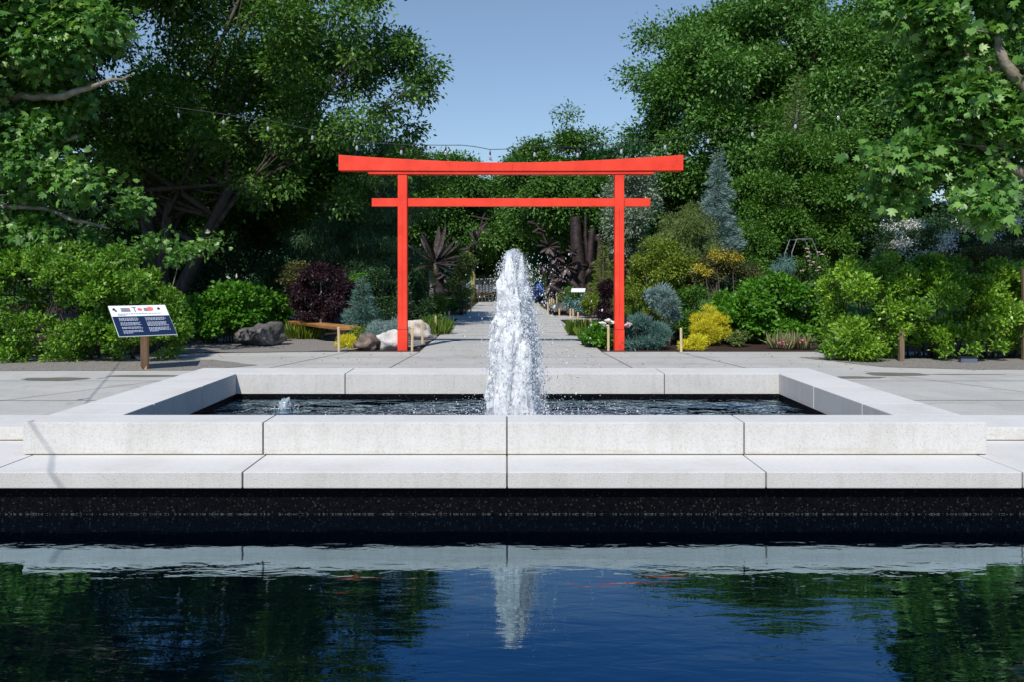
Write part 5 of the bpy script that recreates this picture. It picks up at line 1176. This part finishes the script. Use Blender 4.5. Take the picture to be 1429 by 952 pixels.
# ------------------------------------------------------------------ branch gate at the end of the path
for side, (x0, x1) in (('left', (663, 706)), ('right', (708, 752))):
    dg = 55; xa, xb_ = GX(x0, dg), GX(x1, dg)
    fg = thing('branch_gate', ((xa + xb_) / 2, dg, 0), 'rustic gate leaf woven from bent branches, %s side of the path end' % side, 'gate', 'branch gates at the end of the path')
    mb = MB(); n = 9
    for i in range(n + 1):
        x = xa + (xb_ - xa) * i / n; mb.tube([(x, dg, .02), (x + rs.normal() * .03, dg, 1.5 + .4 * rs.random())], .035, 5)
    mb.build('upright', M['branchfence'], fg)
    mb = MB()
    for k in range(8):
        z0 = .15 + .17 * k; e = 1 if side == 'left' else -1
        p0 = (xa if e > 0 else xb_, dg - .06, z0 * .5 + .1); p1 = (xb_ if e > 0 else xa, dg - .06, z0 + .35)
        mb.tube(curve(p0, p1, (0, 0, .28), 7), .03, 5)
    mb.build('rail', M['branchfence'], fg)
for px, lab in ((660, 'thick bamboo gate post left of the branch gate'), (762, 'thick bamboo gate post with an orange top right of the branch gate')):
    x = GX(px, 54.7); o = thing('bamboo_post', (x, 54.7, 0), lab, 'post', 'bamboo posts of the branch gate')
    MB().tube([(x, 54.7, -.02), (x, 54.7, .9), (x, 54.7, 2.0)], [.16, .155, .15], 10).build('shaft', M['bamboo'], o, smooth=True)
    MB().tube([(x, 54.7, 2.002), (x, 54.7, 2.12)], [.16, .13], 10).build('cap', M['coral'] if px > 700 else M['stake'], o)
# parked car glimpsed beyond the gate
cd = 70; cx0 = GX(676, cd)
car = thing('parked_car', (cx0, cd, 0), 'blue-grey car parked beyond the branch gate', 'car')
prof_ = [(-2.1, .35), (-2.15, .8), (-1.5, .95), (-.9, 1.45), (.7, 1.5), (1.4, 1.0), (2.1, .85), (2.15, .35)]
def extr(pts, ya, yb, zoff=.0):
    n = len(pts); return [(cx0 + x, ya, z + zoff) for x, z in pts] + [(cx0 + x, yb, z + zoff) for x, z in pts], [tuple(range(n)), tuple(range(2 * n - 1, n - 1, -1))] + [(i, n + i, n + (i + 1) % n, (i + 1) % n) for i in range(n)]
MB().add(*extr(prof_, cd - .85, cd + .85)).build('body', M['carpaint'], car, bevel=.05)
MB().add(*extr([(-1.3, .98), (-.82, 1.38), (.62, 1.42), (1.15, 1.02)], cd - .87, cd + .87)).build('window', M['carglass'], car)
for ox in (-1.35, 1.35):
    for yy in (cd - .86, cd + .66): MB().tube([(cx0 + ox, yy, .33), (cx0 + ox, yy + .2, .33)], .33, 14).build('wheel', M['tyre'], car)
tag(MB().blob((GX(752, 58), 58, .55), (.45, .35, .62), 14, 10, .15, 2, 4, flat=-.55).build('blue_sack', M['blueobj'], smooth=True, loc=(GX(752, 58), 58, 0)), 'blue sack standing just beyond the gate right of the fountain', 'sack')

# ------------------------------------------------------------------ light, sky, camera
w = bpy.data.worlds.new('World'); scene.world = w; w.use_nodes = True
nt = w.node_tree; nt.nodes.clear()
out = nt.nodes.new('ShaderNodeOutputWorld'); bg = nt.nodes.new('ShaderNodeBackground'); sky = nt.nodes.new('ShaderNodeTexSky')
sky.sky_type = 'NISHITA'; sky.sun_disc = False
Ld = Vector((.275, .84, -1)).normalized()       # direction the light travels
elev = math.asin(-Ld.z); az = math.atan2(-Ld.x, -Ld.y)   # azimuth of the sun from +Y towards +X
sky.sun_elevation = elev; sky.sun_rotation = az
sky.air_density = 1.0; sky.dust_density = .5; sky.ozone_density = 2.0; sky.altitude = 50
bg.inputs['Strength'].default_value = .125
tcw = nt.nodes.new('ShaderNodeTexCoord'); sz = nt.nodes.new('ShaderNodeSeparateXYZ'); nt.links.new(tcw.outputs['Generated'], sz.inputs[0])
zr = ramp(nt, sz.outputs['Z'], [(.05, (.84, .88, .92)), (.22, (.97, .98, 1)), (.31, (1.03, 1.02, 1.0)), (.41, (.30, .74, 1.18)), (.9, (.5, .8, 1.05))])   # dimmed low down; blue tint added above the view for the pool's reflection
nt.links.new(mixc(nt, 1.0, sky.outputs[0], zr.outputs[0], 'MULTIPLY'), bg.inputs['Color']); nt.links.new(bg.outputs[0], out.inputs['Surface'])
sl = bpy.data.lights.new('sun', 'SUN'); sl.energy = 4.7; sl.angle = R(.53); sl.color = (1, .945, .86)
so = bpy.data.objects.new('sun', sl); COL.objects.link(so); so.rotation_euler = Ld.to_track_quat('-Z', 'Y').to_euler(); so.location = (-5, -10, 20)
cam = bpy.data.cameras.new('camera'); co = bpy.data.objects.new('camera', cam); COL.objects.link(co)
co.location = (0, 0, CZ); co.rotation_euler = (R(90), 0, 0)
cam.sensor_width = 36; cam.lens = F / 1429 * 36
cam.shift_x = (714.5 - CX) / 1429; cam.shift_y = -(476 - HY) / 1429
cam.clip_end = 3000; cam.clip_start = .05
scene.camera = co
scene.view_settings.view_transform = 'Standard'; scene.view_settings.look = 'None'; scene.view_settings.exposure = 0; scene.view_settings.gamma = 1
scene.view_settings.use_curve_mapping = False
scene.render.engine = 'CYCLES'
cy = scene.cycles; cy.use_denoising = True; cy.max_bounces = 7; cy.diffuse_bounces = 4; cy.glossy_bounces = 4; cy.transmission_bounces = 5; cy.transparent_max_bounces = 8
cy.caustics_reflective = False; cy.caustics_refractive = False
